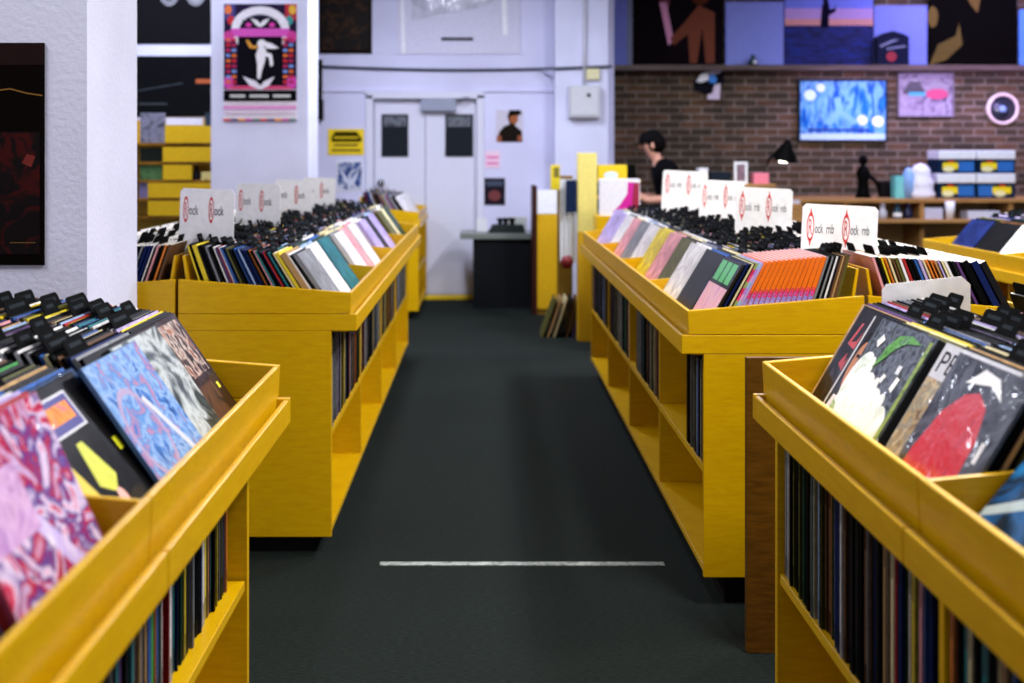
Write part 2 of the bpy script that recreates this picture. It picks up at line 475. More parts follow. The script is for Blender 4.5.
R1 = dict(s=-1, Xc=1.155, uc=.490, ur=.520, ul=.541, Y0=0.785, Y1=2.765, nb=2)
R2 = dict(s=-1, Xc=1.155, uc=.490, ur=.539, ul=.557, Y0=3.66, Y1=7.52, nb=4, zb=.09)
L1 = dict(s=1, Xc=-1.052, uc=.524, ur=.594, ul=.617, Y0=0.62, Y1=2.72, nb=2)
L2 = dict(s=1, Xc=-1.052, uc=.529, ur=.598, ul=.616, Y0=4.145, Y1=8.34, nb=4, zb=.06)
L3 = dict(s=1, Xc=-1.052, uc=.505, ur=.511, ul=.520, Y0=10.1, Y1=11.5, nb=1)
R2B = dict(s=1, Xc=1.159, uc=.490, ur=.539, ul=.557, Y0=3.66, Y1=7.52, nb=4, zb=.09)
L2B = dict(s=-1, Xc=-1.056, uc=.529, ur=.598, ul=.616, Y0=4.145, Y1=8.34, nb=4, zb=.06)
R1B = dict(s=1, Xc=1.159, uc=.490, ur=.520, ul=.541, Y0=0.785, Y1=2.765, nb=2)
CC = dict(s=-1, Xc=3.03, uc=.500, ur=.551, ul=.565, Y0=2.9, Y1=6.84, nb=4)
rack('yellow wooden record rack nearest on the right of the aisle', **R1)
rack('long yellow rack right of the aisle holding the orange box sets', **R2)
rack('yellow wooden record rack nearest on the left of the aisle', **L1)
rack('long yellow rack left of the aisle beyond the white pillar', **L2)
rack('far small yellow rack at the left aisle end near the white doors', **L3)
rack('yellow rack back to back behind the orange box sets rack', **R2B)
rack('yellow rack facing away behind the long left rack, beside the near pillar', **L2B)
rack('yellow rack facing away behind the nearest right rack', **R1B)
rack('yellow rack at the far right edge with dark records in front of the brick wall', **CC)
# loose board between the two right racks, its unlit side painted dark
mb = MB(); mb.box(0.72, 1.25, 3.32, 3.342, 0.0, 0.812, SHADED)
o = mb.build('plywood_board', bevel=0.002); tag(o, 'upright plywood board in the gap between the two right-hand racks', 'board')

# ------------------------------------------------------------------ sleeves
PAL = {
 'black': (11, 11, 13), 'charcoal': (28, 28, 31), 'dark blue': (22, 34, 84), 'blue': (34, 84, 160), 'pale blue': (150, 176, 220),
 'white': (228, 226, 232), 'cream': (216, 204, 160), 'grey': (128, 130, 138), 'brown': (92, 60, 34), 'olive': (84, 84, 30),
 'red': (164, 28, 34), 'teal': (26, 108, 120), 'yellow': (222, 198, 40), 'lavender': (176, 160, 216), 'pink': (220, 150, 160),
 'orange': (214, 120, 40), 'dark green': (24, 60, 42), 'purple': (84, 50, 110), 'tan': (176, 140, 92), 'green': (60, 150, 70),
}
TOPW = pmat((214, 210, 204), 0.7)
SZ = 0.302
def sleeve_mesh(colr, t, s, pattern=None, key=None):
    k = ('sl', colr, round(t, 4), s, key)
    if k in _M: return _M[k]
    mb = MB()
    c = PAL[colr]
    m = pattern if pattern is not None else splash([tuple(int(x*.75) for x in c), c, tuple(min(255, int(x*1.2+4)) for x in c)], 12, 0.45, 0.12, bump=0.1)
    sp = pmat(c, 0.5)
    mb.box(min(0, -s*t), max(0, -s*t), -SZ/2, SZ/2, 0, SZ, sp)
    # cover print sits on the outward face
    x = s*0.0003
    mb.add([(x, -SZ/2+.001, .001), (x, SZ/2-.001, .001), (x, SZ/2-.001, SZ-.001), (x, -SZ/2+.001, SZ-.001)], [(0, 1, 2, 3)], m)
    # paper edges seen from above
    mb.add([(-s*.001, -SZ/2+.002, SZ+.0004), (-s*(t-.001), -SZ/2+.002, SZ+.0004), (-s*(t-.001), SZ/2-.002, SZ+.0004), (-s*.001, SZ/2-.002, SZ+.0004)], [(0, 1, 2, 3)], TOPW)
    me = mb.mesh('record_sleeve'); _M[k] = me
    return me

REC = []     # candidates: dict(mesh, loc, ry, label, score)
DIV = []
ZF = 0.7685
def tab_mesh(off, w, s, white=False):
    k = ('tab', off, w, s, white)
    if k in _M: return _M[k]
    mb = MB(); m = MATTE if not white else WHITE
    h = .331; b = .303; y0 = off-w/2; y1 = off+w/2; r = .01
    poly = [(-.151, 0), (.151, 0), (.151, b), (y1+.004, b), (y1, b+.005), (y1, h-r), (y1-r*.3, h-r*.3), (y1-r, h), (y0+r, h), (y0+r*.3, h-r*.3), (y0, h-r), (y0, b+.005), (y0-.004, b), (-.151, b)]
    mb.prism(poly, 0, -s*.0016, 'x', m)
    if not white:  # little handwritten label strip
        mb.add([(s*.0004, y0+.02, h-.018), (s*.0004, y1-.02, h-.018), (s*.0004, y1-.02, h-.010), (s*.0004, y0+.02, h-.010)], [(0, 1, 2, 3)], pmat((34, 40, 46), 0.5))
    me = mb.mesh('divider_card'); _M[k] = me
    return me

def stack(R, i, where, fronts, order=None, n=38, ndiv=17, skip_front=0.0, score=1.0, lean0=35, lean1=18, ub=.115, dq=1):
    where = where.replace('the second stack from the far end of the nearest', 'the second stack from far end, nearest').replace('the third stack from the far end of the nearest', 'the third stack from far end, nearest').replace('the far end stack of the nearest', 'the far-end stack, nearest').replace('the stack just beyond the cross board of the nearest', 'the stack beyond the cross board, nearest').replace('the stack just before the cross board of the nearest', 'the stack before the cross board, nearest')
    """i-th LP column of rack R, counted from the near end; where = words for labels"""
    s = R['s']; T = .02
    p = (R['Y1']-R['Y0']-2*T)/R['nb']; bi = i//3; j = i % 3
    yc = R['Y0']+T+bi*p+(j+.5)*(p-.024)/3+.012
    uf = R['ur']-.022-skip_front
    rr = random.Random(i*7+int(R['Y0']*100)+(3 if s > 0 else 0))
    names = list(PAL); wts = [14, 8, 5, 4, 3, 8, 5, 5, 4, 3, 3, 3, 2, 3, 2, 2, 3, 1, 3, 1]
    if order is None:
        order = [(c, None) for c in rr.choices(names, wts, k=n)]
        for q, c in enumerate(fronts): order[q] = (c, .03)
        if len(fronts) and n > 30: order[len(fronts)] = (rr.choice(['white', 'grey', 'black', 'cream', 'dark blue']), .026)
    else:
        n = len(order)
    tot = sum((o[1] or .012) for o in order)
    k_ = (uf-ub)/tot; u = uf
    dv = set(int((q+.5)*n/ndiv) for q in range(ndiv)) if ndiv else set()
    for q, ent in enumerate(order):
        c, wdt = ent[0], ent[1]; dy = ent[2] if len(ent) > 2 else 0
        step = (wdt or .012)*k_
        f = (uf-u)/(uf-ub)
        th = math.radians(lean0+(lean1-lean0)*f)
        cs = math.cos(th)
        t = min(step*cs*0.62, rr.choice([.0035, .0045, .006, .0075])) if wdt is None else min(wdt*k_*cs*.80, .019)
        t = round(t, 4)
        y = yc+rr.uniform(-.003, .003) if not dy else yc+dy
        if callable(c):
            me, nm, lab = c(t, s)
        else:
            me = sleeve_mesh(c, t, s); nm = 'record_sleeve'
            pos = 'front record' if q == 0 else ('record near the front' if q < 8 else ('record midway back' if q < 24 else 'record towards the back'))
            lab = '%s %s in %s' % (c, pos, where)
        D = yc
        sc = score/(D*D)*(14 if q == 0 else (6 if q < 4 else 1))
        x = R['Xc']+s*u; xx = VX+F*x/D
        if xx < -30 or xx > 1060 or D < .9: sc = -1
        REC.append(dict(me=me, name=nm, loc=(x, y, ZF+t*math.sin(th)+.0005), ry=-s*th, label=lab, score=sc, where=where, special=callable(c)))
        if q in dv and q > dq:
            # divider card behind this sleeve
            off = rr.choice([-.075, 0, .075, -.04, .04]); wd = rr.choice([.08, .10, .12])
            ud = u-step*.80; thd = th+ (math.radians(lean1-lean0)*(step/(uf-ub)))*.8
            DIV.append(dict(me=tab_mesh(off, wd, s), loc=(R['Xc']+s*ud, yc, ZF+.002), ry=-s*thd,
                            label='black divider tab in %s' % where, score=(1/(D*D) if sc > 0 else -1), where=where))
        u -= step

def nl(n): return ['first', 'second', 'third', 'fourth', 'fifth', 'sixth', 'seventh', 'eighth', 'ninth', 'tenth', 'eleventh', 'twelfth'][n]

# ---- hero covers -------------------------------------------------
def hero(items, base, label, name='record_sleeve', wid=None):
    wd_ = wid or SZ
    def make(t, s):
        mb = MB(); t = max(t, .004)
        mb.box(min(0, -s*t), max(0, -s*t), -wd_/2, wd_/2, 0, SZ, base if not isinstance(base, tuple) else pmat(base, .35, .5))
        def mapf(u, v, h):
            y = (u-.5)*(wd_-.004)*(1 if s > 0 else -1)
            return (s*h*.5, y, .002+v*(SZ-.004))
        art(mb, items, mapf)
        mb.add([(-s*.001, -wd_/2+.002, SZ+.0004), (-s*(t-.001), -wd_/2+.002, SZ+.0004), (-s*(t-.001), wd_/2-.002, SZ+.0004), (-s*.001, wd_/2-.002, SZ+.0004)], [(0, 1, 2, 3)], TOPW)
        return mb.mesh('record_sleeve'), name, label
    return make

CM = lambda c, coat=.3: pmat(c, .3, coat, .1, .12, 18)
brown_cover = hero([('rect', 0, 0, 1, 1, splash([(22, 12, 10), (46, 22, 14), (30, 16, 12)], 8)),
                    ('rect', .06, .52, .94, .96, splash([(40, 16, 10), (150, 76, 30), (206, 190, 180), (60, 22, 12), (20, 12, 10), (30, 14, 10)], 36, stretch=(1, 1.6, .8), dist=.6)),
                    ('rect', .25, .1, .8, .45, splash([(40, 26, 20), (90, 54, 34), (28, 18, 16)], 14)),
                    ('rect', .86, .36, .92, .41, (230, 220, 40))], (26, 16, 14),
                   'record with brown and orange crowd picture, farthest in the nearest left rack')
grey_cover = hero([('rect', 0, 0, 1, 1, splash([(24, 30, 34), (84, 94, 100), (196, 204, 208), (30, 40, 36), (60, 70, 64)], 10, dist=.7))], (70, 76, 80),
                  'grey and white cloudy cover behind the brown crowd cover, nearest left rack')
blue_cover = hero([('rect', 0, 0, 1, 1, splash([(20, 60, 120), (50, 110, 190), (150, 180, 226), (70, 130, 200), (186, 130, 160), (60, 110, 190)], 24, dist=.7)),
                   ('ring', .3, .5, .26, .3, .86, (170, 150, 190)), ('poly', [(.9, 0), (.98, 0), (.55, .7), (.5, .68)], (205, 210, 226))], (80, 120, 180),
                  'pale blue painted cover with pink patches, middle of the nearest left rack')
navy_cover = hero([('rect', 0, 0, 1, 1, splash([(8, 12, 24), (20, 70, 130), (10, 20, 40), (24, 96, 150)], 11, stretch=(1, 3, .6)))], (10, 24, 50),
                  'dark blue streaked cover tucked beside the black flower cover')
flower_cover = hero([('rect', 0, 0, 1, 1, CM((14, 12, 12))), ('rect', .14, .72, .74, .94, (214, 214, 224)), ('rect', .16, .735, .72, .925, (40, 28, 130)),
                     ('rect', .2, .785, .68, .89, splash([(210, 60, 30), (240, 150, 40), (220, 90, 140)], 30)),
                     ('poly', [(.05, .5), (.12, .66), (.22, .62), (.3, .38), (.22, .36)], (226, 200, 30)),
                     ('poly', [(.36, .42), (.44, .66), (.52, .66), (.62, .42), (.5, .34)], (206, 210, 40)),
                     ('ell', .3, .22, .06, .07, (250, 240, 230)), ('ell', .52, .3, .05, .06, (244, 180, 170)),
                     ('poly', [(.2, .02), (.6, .02), (.5, .2), (.3, .14)], (248, 190, 30)), ('poly', [(.62, .03), (.86, .03), (.76, .2), (.66, .14)], (236, 150, 40)),
                     ('rect', .86, .5, .93, .58, (226, 226, 40))], (16, 14, 14),
                    'black cover with purple title box and yellow flowers, nearest left rack')
red_cover = hero([('rect', 0, 0, 1, 1, splash([(120, 14, 34), (196, 40, 84), (226, 206, 236), (84, 60, 140), (180, 20, 44), (206, 180, 226), (60, 20, 50)], 15, .2, .6, dist=1.2, bump=.6)),
                  ('poly', [(.05, 1), (.14, 1), (.9, .1), (.8, .05)], splash([(250, 246, 255), (190, 170, 230), (240, 230, 250)], 12, .15, 1)),
                  ('rect', 0, .5, .5, .8, splash([(170, 120, 190), (220, 180, 220), (150, 90, 160)], 16, .2, 1))], (170, 60, 90),
                 'shiny red and violet cover in clear film, nearest camera on the left')
dark_teal = hero([('rect', 0, 0, 1, 1, splash([(8, 10, 12), (20, 60, 54), (8, 10, 12), (30, 30, 34)], 8))], (14, 20, 20),
                 'dark green and black cover at the left picture edge')
# right rack
portrait = hero([('rect', 0, 0, 1, 1, CM((12, 10, 10))), ('rect', .02, .05, .05, .98, (200, 200, 200)),
                 ('ell', .22, .62, .13, .22, (190, 120, 62)), ('poly', [(.08, .72), (.12, .86), (.3, .88), (.38, .74), (.3, .8), (.16, .79)], (20, 14, 12)),
                 ('rect', .12, .66, .19, .685, (50, 26, 16)), ('rect', .25, .66, .32, .685, (50, 26, 16)), ('poly', [(.2, .64), (.24, .64), (.25, .56), (.19, .56)], (160, 96, 50)),
                 ('ell', .22, .50, .05, .016, (120, 50, 40)), ('poly', [(0.04, 0), (.12, .36), (.34, .36), (.46, 0)], (226, 226, 232)), ('poly', [(.2, 0), (.2, .33), (.27, .33), (.3, 0)], (30, 30, 34))], (14, 12, 12),
                'black cover with a tanned face and white shirt, far end of nearest right rack')
script_cover = hero([('rect', 0, 0, 1, 1, CM((14, 9, 11))),
                     ('poly', [(.10, .70), (.16, .88), (.20, .88), (.15, .72), (.24, .74), (.28, .84), (.31, .74), (.36, .80), (.39, .72), (.44, .90), (.48, .90), (.45, .74), (.52, .80), (.6, .74), (.52, .70), (.40, .68), (.24, .68)], (190, 40, 40)),
                     ('poly', [(.14, .54), (.2, .64), (.24, .56), (.3, .66), (.34, .56), (.42, .62), (.4, .52), (.26, .50)], (170, 34, 36))], (12, 10, 10),
                    'black cover with red script, leaning behind the tanned face cover')
_wh = splash([(205, 220, 200), (244, 248, 250), (255, 255, 255), (255, 255, 255)], 20, .3, .3)
white_cover = hero([('rect', 0, 0, 1, 1, CM((14, 18, 24))),
                    ('rect', 0, .1, 1, 1, splash([(10, 14, 26), (18, 26, 40), (96, 104, 118), (26, 40, 30), (12, 18, 34)], 42, dist=.4)),
                    ('poly', [(0, .12), (1, .10), (1, .30), (.9, .36), (.5, .45), (0, .6)], _wh), ('ell', .16, .52, .18, .24, _wh), ('ell', .36, .44, .17, .20, _wh), ('ell', .58, .38, .17, .19, _wh), ('ell', .80, .34, .14, .15, _wh), ('ell', .26, .66, .06, .08, _wh), ('ell', .50, .56, .05, .07, _wh), ('ell', .72, .50, .05, .06, _wh),
                    ('poly', [(.14, .84), (.2, .80), (.26, .87), (.19, .90)], _wh), ('poly', [(.52, .62), (.57, .60), (.6, .66), (.55, .67)], _wh), ('poly', [(.74, .60), (.8, .58), (.82, .68), (.76, .69)], _wh),
                    ('poly', [(0, .12), (.34, .11), (.2, .16), (.06, .34), (0, .36)], splash([(80, 120, 60), (190, 210, 170), (110, 150, 90)], 44)),
                    ('poly', [(.30, .66), (.36, .84), (.46, .93), (.64, .96), (.84, .93), (.62, .90), (.50, .84), (.42, .76)], splash([(20, 70, 24), (96, 170, 60), (50, 110, 44)], 44)),
                    ('rect', .93, .14, .985, .97, splash([(50, 90, 30), (150, 170, 70), (80, 120, 50)], 44)),
                    ('rect', .70, .70, .76, .76, (230, 232, 240))], (20, 24, 28),
                   'white and green waterfall-like cover, standing out in the nearest right rack')
penn_cover = hero([('rect', 0, 0, 1, 1, (206, 206, 214)), ('rect', 0, .2, 1, .78, splash([(90, 66, 40), (176, 150, 96), (120, 120, 110), (200, 180, 140), (160, 96, 30)], 26)),
                   ('text', 'PENNIES', .05, .82, .97, .96, (16, 16, 18)), ('text', 'YESTERDAYS', .04, .04, .96, .17, (24, 24, 28))], (200, 200, 206),
                  'cover lettered PENNIES and YESTERDAYS, partly behind the glossy red one')
crimson_cover = hero([('rect', 0, 0, 1, 1, splash([(16, 18, 22), (40, 43, 50), (84, 88, 98), (16, 18, 22)], 7, .15, .7, bump=.5)),
                      ('poly', [(.06, 0), (.1, .4), (.2, .66), (.36, .8), (.52, .84), (.68, .78), (.78, .6), (.8, .3), (.74, 0)], splash([(150, 16, 24), (206, 44, 50), (190, 30, 36), (224, 96, 96)], 22, .2, 1, stretch=(1, 2.5, .7))),
                      ('poly', [(.28, .86), (.44, .97), (.66, .95), (.8, .84), (.6, .9)], splash([(200, 205, 215), (255, 255, 255), (240, 240, 246)], 12, .15, 1)),
                      ('rect', .85, .5, .9, .62, (230, 232, 238))], (60, 62, 70),
                     'glossy cover with a big crimson shape in clear film, nearest right rack', wid=.28)
bluepic_cover = hero([('rect', 0, 0, 1, 1, splash([(10, 30, 40), (24, 90, 150), (10, 24, 34), (40, 120, 180)], 7)),
                      ('poly', [(0, .3), (.4, .5), (1, .86), (1, .92), (.4, .58), (0, .36)], (180, 196, 200))], (20, 60, 90),
                     'blue cover with a pale diagonal line at the right picture edge')
pinkgreen = hero([('rect', 0, 0, 1, 1, (24, 22, 26)), ('rect', .02, 0, .98, .70, splash([(232, 150, 110), (240, 190, 200), (196, 110, 190)], 12, stretch=(1, 7, .4))), ('rect', .1, .74, .9, .98, (70, 190, 90)), ('rect', .35, .74, .4, .98, (20, 60, 34)), ('rect', .62, .74, .67, .98, (20, 60, 34))],
                 (20, 20, 24), 'striped pink and orange cover with a bright green top, before the orange box sets')
def striped(cols, label):
    def make(t, s):
        mb = MB(); mb.box(min(0, -s*t), max(0, -s*t), -SZ/2, SZ/2, 0, SZ, pmat(cols[0], .4, .3))
        n = 14
        for k in range(n):
            c = cols[k % len(cols)]; z0 = SZ*k/n; z1 = SZ*(k+1)/n
            mb.add([(0, -SZ/2-.0004, z0), (-s*t, -SZ/2-.0004, z0), (-s*t, -SZ/2-.0004, z1), (0, -SZ/2-.0004, z1)], [(0, 1, 2, 3)], pmat(c, .4, .3))
            mb.add([(s*.0004, -SZ/2, z0), (s*.0004, SZ/2, z0), (s*.0004, SZ/2, z1), (s*.0004, -SZ/2, z1)], [(0, 1, 2, 3)], pmat(c, .4, .3))
        return mb.mesh('record_sleeve'), 'record_sleeve', label
    return make
def orange_box():
    def make(t, s):
        k = ('orange', s, t)
        if k in _M: return _M[k], 'box_set', 'orange box set with pink scallops in the row of identical orange ones'
        mb = MB(); OR = pmat((238, 112, 12), .4, .3)
        mb.box(min(0, -s*t), max(0, -s*t), -SZ/2, SZ/2, 0, SZ, OR)
        y = -SZ/2-.0004
        def mf(u, v, h): return (-s*t*u, y-h*.2, v*SZ)
        items = [('rect', 0, 0, 1, .63, (150, 130, 210)), ('rect', 0, 0, 1, .50, (222, 20, 120))]
        for a in range(2):
            items.append(('ell', .28+.45*a, .635, .2, .022, (222, 20, 120)))
            items.append(('ell', .5-.3*(a*2-1)*.6, .60, .17, .016, (222, 20, 120)))
            items.append(('ell', .28+.45*a, .53, .14, .018, (176, 170, 230)))
        items.append(('rect', 0, .665, 1, .672, (222, 20, 120)))
        items.append(('rect', .9, 0, 1, 1, (150, 60, 8)))
        art(mb, items, mf)
        # scalloped pale page block showing at the top
        mb.box(min(-s*.001, -s*(t-.002)), max(-s*.001, -s*(t-.002)), -SZ/2+.004, SZ/2-.004, SZ, SZ+.003, pmat((236, 214, 226), .7))
        _M[k] = mb.mesh('box_set')
        return _M[k], 'box_set', 'orange box set with pink scallops in the row of identical orange ones'
    return make
OB = orange_box()

# ---- fill racks ---------------------------------------------------
# long right rack
R2ord = [(pinkgreen, .011), ('black', None), ('dark blue', None), ('black', .009), ('cream', .009), ('black', .008),
         (striped([(206, 30, 90), (150, 160, 90), (220, 60, 110)], 'red and green striped sleeve before the orange box sets'), .012),
         (striped([(180, 130, 220), (150, 190, 220), (214, 160, 220)], 'lilac and pale blue striped sleeve before the orange box sets'), .013),
         ('lavender', .010)]+[(OB, .0215)]*13+[('grey', .010), ('black', .012), ('grey', .008), ('black', .012), ('white', .008), ('charcoal', .012), ('brown', .010), ('tan', .009), ('brown', .011), ('olive', .010)]
stack(R2, 0, 'the end stack of the long right rack', [], order=R2ord, ndiv=16, dq=21, score=6, lean0=30, lean1=15)
rf = [['black', 'blue', 'black'], ['white', 'white', 'grey'], ['olive', 'black', 'cream'], ['pink', 'pink', 'tan'], ['yellow', 'yellow', 'charcoal'],
      ['white', 'grey', 'white'], ['grey', 'white', 'pale blue'], ['pink', 'cream', 'white'], ['white', 'dark green', 'white'], ['lavender', 'white', 'white'], ['lavender', 'lavender', 'grey']]
for i in range(1, 12):
    stack(R2, i, 'the %s stack along the long right rack' % nl(i), rf[i-1], score=1.6, lean0=31, skip_front=.0 if i < 3 else .02)
Y_ = 'yellow'
L2ord = [('grey', .022), ('charcoal', .014), ('white', .014), ('tan', .03), ('yellow', .016), ('cream', .010), ('black', None), ('teal', .008), ('black', None), ('red', .008), ('dark blue', None), ('black', None),
         ('teal', .010), ('pink', .007), ('black', .014), ('orange', .007), ('charcoal', None), ('dark blue', None), ('dark blue', None), ('pale blue', .008), ('dark blue', None), ('blue', .008),
         ('black', None), ('charcoal', None), ('olive', .008), ('dark blue', None), ('blue', .010), ('white', .007), ('red', .006), ('purple', None), ('white', .007), ('black', None), ('charcoal', None),
         ('grey', .010), ('charcoal', None), ('black', None), ('charcoal', None), ('yellow', .020), ('black', None), ('yellow', .007)]
stack(L2, 0, 'the end stack of the long left rack', [], order=L2ord, ndiv=12, score=6)
lf = [['white', 'pale blue', 'dark green'], ['teal', 'dark green', 'blue'], ['white', 'grey', 'cream'], ['pink', 'cream', 'grey'], ['white', 'pink', 'white'],
      ['lavender', 'white', 'white'], ['black', 'charcoal', 'grey'], ['lavender', 'pale blue', 'grey'], ['olive', 'brown', 'grey'], ['cream', 'white', 'olive'], ['dark green', 'black', 'white']]
for i in range(1, 12):
    stack(L2, i, 'the %s stack along the long left rack' % nl(i), lf[i-1], score=1.6, skip_front=.02 if i % 3 else .0)
# nearest right rack (stack index 5 is the far one)
base = lambda fr, n=38, seed=1: (lambda r: [(f if isinstance(f, tuple) else (f, .012)) for f in fr]+[(c, None) for c in r.choices(list(PAL), [14, 8, 5, 4, 3, 8, 5, 5, 4, 3, 3, 3, 2, 3, 2, 2, 3, 1, 3, 1], k=n-len(fr))])(random.Random(seed))
stack(R1, 5, 'the far end stack of the nearest right rack', [], order=base([(portrait, .012, -.155), (script_cover, .012, -.045)], seed=2, n=16), score=2.4, lean0=31, lean1=24, skip_front=.02, ub=.27, ndiv=5)
stack(R1, 4, 'the second stack from the far end of the nearest right rack', [], order=base([(white_cover, .034, .05), 'olive', 'cream', 'yellow'], seed=3), ndiv=13, score=2.4, lean0=31)
stack(R1, 3, 'the stack just beyond the cross board of the nearest right rack', [], order=base([(crimson_cover, .010, -.021), (penn_cover, .022, .045), 'black', 'tan', 'black', 'olive', 'cream'], seed=4), ndiv=13, score=2.4, lean0=31)
stack(R1, 2, 'the stack just before the cross board of the nearest right rack', [], order=base([bluepic_cover, 'dark blue', 'black'], seed=5), ndiv=13, score=1.5, lean0=40, skip_front=.0)
stack(R1, 1, 'the near stacks of the nearest right rack', ['black', 'charcoal', 'dark blue'], score=1, skip_front=.05)
stack(L1, 5, 'the far end stack of the nearest left rack', [], order=base([(brown_cover, .012, -.01), 'black', 'charcoal'], seed=6), ndiv=13, score=2.4, skip_front=.030)
stack(L1, 4, 'the second stack from the far end of the nearest left rack', [], order=base([(blue_cover, .011, -.075), (grey_cover, .018, .10), 'black', 'grey'], seed=7), ndiv=13, score=2.4)
stack(L1, 3, 'the third stack from the far end of the nearest left rack', [], order=base([(flower_cover, .012, -.012), (navy_cover, .012, .02), 'blue', 'black'], seed=8), ndiv=13, score=2.4, lean0=38, skip_front=.012)
stack(L1, 2, 'the stack just before the cross board of the nearest left rack', [], order=base([(red_cover, .012, -.002), 'red', 'lavender'], seed=9), ndiv=13, score=2.4, lean0=25)
stack(L1, 1, 'the nearest stack of the nearest left rack', [], order=base([dark_teal, 'black', 'dark green'], seed=10), ndiv=13, score=1.5, lean0=33)
# back-to-back halves
for i in range(0, 12):
    stack(R2B, i, 'the outward side behind the orange box sets', ['charcoal', 'dark blue', 'black'], n=26, ndiv=9, score=2.5 if i == 0 else .6, lean0=28)
for i in range(0, 12):
    stack(L2B, i, 'the outward side behind the long left rack', ['black', 'purple', 'olive'], n=26, ndiv=9, score=2.0 if i == 0 else .3, lean0=28)
for i in range(3, 6):
    stack(R1B, i, 'the outward side of the nearest right rack', ['black', 'charcoal', 'black'], n=26, ndiv=9, score=.6)
for i in range(2, 12):
    stack(CC, i, 'the rack at the far right edge', [['black', 'charcoal', 'black'], ['tan', 'black', 'black'], ['black', 'dark blue', 'black'], ['white', 'black', 'charcoal'], ['black', 'brown', 'black'], ['dark blue', 'black', 'olive']][i % 6], n=24, ndiv=8, score=.8, lean0=40, skip_front=.05)
for i in range(0, 3):
    stack(L3, i, 'the far small rack', ['white', 'black', 'grey'], n=20, ndiv=4, score=.4)

# lower shelf spines
def spine_mesh(colr, t, h):
    k = ('sp', colr, t, h)
    if k in _M: return _M[k]
    mb = MB(); c = PAL[colr]
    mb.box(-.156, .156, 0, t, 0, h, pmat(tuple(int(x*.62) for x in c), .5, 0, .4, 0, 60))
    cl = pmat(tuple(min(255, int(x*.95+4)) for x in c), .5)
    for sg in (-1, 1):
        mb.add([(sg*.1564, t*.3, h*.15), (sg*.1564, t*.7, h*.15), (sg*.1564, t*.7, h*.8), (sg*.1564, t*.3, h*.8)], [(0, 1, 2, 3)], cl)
    me = mb.mesh('record_sleeve'); _M[k] = me
    return me
def shelf(R, where, fill, seed, score=1.0, bins=None, rec=.03):
    s = R['s']; T = .02; rr = random.Random(seed)
    p = (R['Y1']-R['Y0']-2*T)/R['nb']
    wts = [20, 14, 9, 5, 3, 6, 5, 9, 7, 6, 3, 4, 2, 2, 1, 2, 6, 2, 4, 1]
    for b in range(R['nb']):
        if bins is not None and b not in bins: continue
        y = R['Y0']+T+b*p+.013; ye = y+(p-.03)*fill[b % len(fill)]
        while y < ye:
            t = rr.choice([.004, .006, .008, .011, .014, .02]); c = rr.choices(list(PAL), wts)[0]
            h = rr.choice([.31, .312, .314, .308])
            x = R['Xc']+s*(R['uc']-.156-rec-rr.uniform(0, .012))
            D = y; xx = VX+F*(R['Xc']+s*R['uc'])/D; sc = score*t*90/(D*D)
            if xx < -10 or xx > 1040: sc = -1
            sd = 'white' if False else c
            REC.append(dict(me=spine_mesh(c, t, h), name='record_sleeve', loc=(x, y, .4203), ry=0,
                            label='%s %s record spine upright %s' % (('thick' if t > .012 else 'thin' if t < .007 else 'medium'), sd, where), score=sc, where=where, special=False))
            y += t+rr.choice([.0008, .001, .0015, .004, .012 if rr.random() < .15 else .001])
shelf(R1, 'on the lower shelf of the nearest right rack', [1, 1], 21, 6, rec=.006)
shelf(R2, 'on the lower shelf of the long right rack', [.34, .8, .95, .98], 22, 4, rec=.006)
shelf(L1, 'on the lower shelf of the nearest left rack', [1, .94], 23, 5, bins=[1])
shelf(L2, 'on the lower shelf of the long left rack', [.98, .98, .9, .9], 24, 4, rec=.004)

# 300 largest become things; everything smaller is one mass
REC.sort(key=lambda r: -r['score'] if not r['special'] else -1e9)
single = [r for r in REC if r['score'] > 0 or r['special']][:300]
ids = set(id(r) for r in single)
rest = [r for r in REC if id(r) not in ids and True]
for r in single:
    o = bpy.data.objects.new(r['name'], r['me']); COL.objects.link(o)
    o.location = r['loc']; o.rotation_euler = (0, r['ry'], 0)
    if r['name'] == 'box_set': tag(o, r['label'], 'box set', 'identical orange box sets in the long right rack')
    elif r['special']: tag(o, r['label'], 'record', 'records with a visible front cover')
    else: tag(o, r['label'], 'record', 'records '+('in ' if not r['where'].startswith('on') else '')+r['where'])

def mass(name, items, label, cat):
    mb = MB()
    for r in items:
        me = r['me']; M = Matrix.Translation(r['loc']) @ Matrix.Rotation(r['ry'], 4, 'Y')
        base_ = len(mb.v)
        mb.v.extend(tuple(M @ v.co) for v in me.vertices)
        mi = [mb.mi(m) for m in me.materials]
        for p in me.polygons:
            mb.f.append(tuple(base_+k for k in p.vertices)); mb.m.append(mi[p.material_index]); mb.sm.append(False)
    o = mb.build(name); tag(o, label, cat); o['kind'] = 'stuff'
    return o
mass('record_sleeves', rest, 'the many further records filling the bins and lower shelves of all racks', 'records')
DIV.sort(key=lambda r: -r['score'])
for r in DIV[:290]:
    if r['score'] <= 0: continue
    o = bpy.data.objects.new('divider_card', r['me']); COL.objects.link(o)
    o.location = r['loc']; o.rotation_euler = (0, r['ry'], 0)
    tag(o, r['label'], 'divider', 'black divider tabs in '+r['where'])
mass('divider_cards', DIV[290:], 'the many further black divider tabs in the more distant bins', 'dividers')

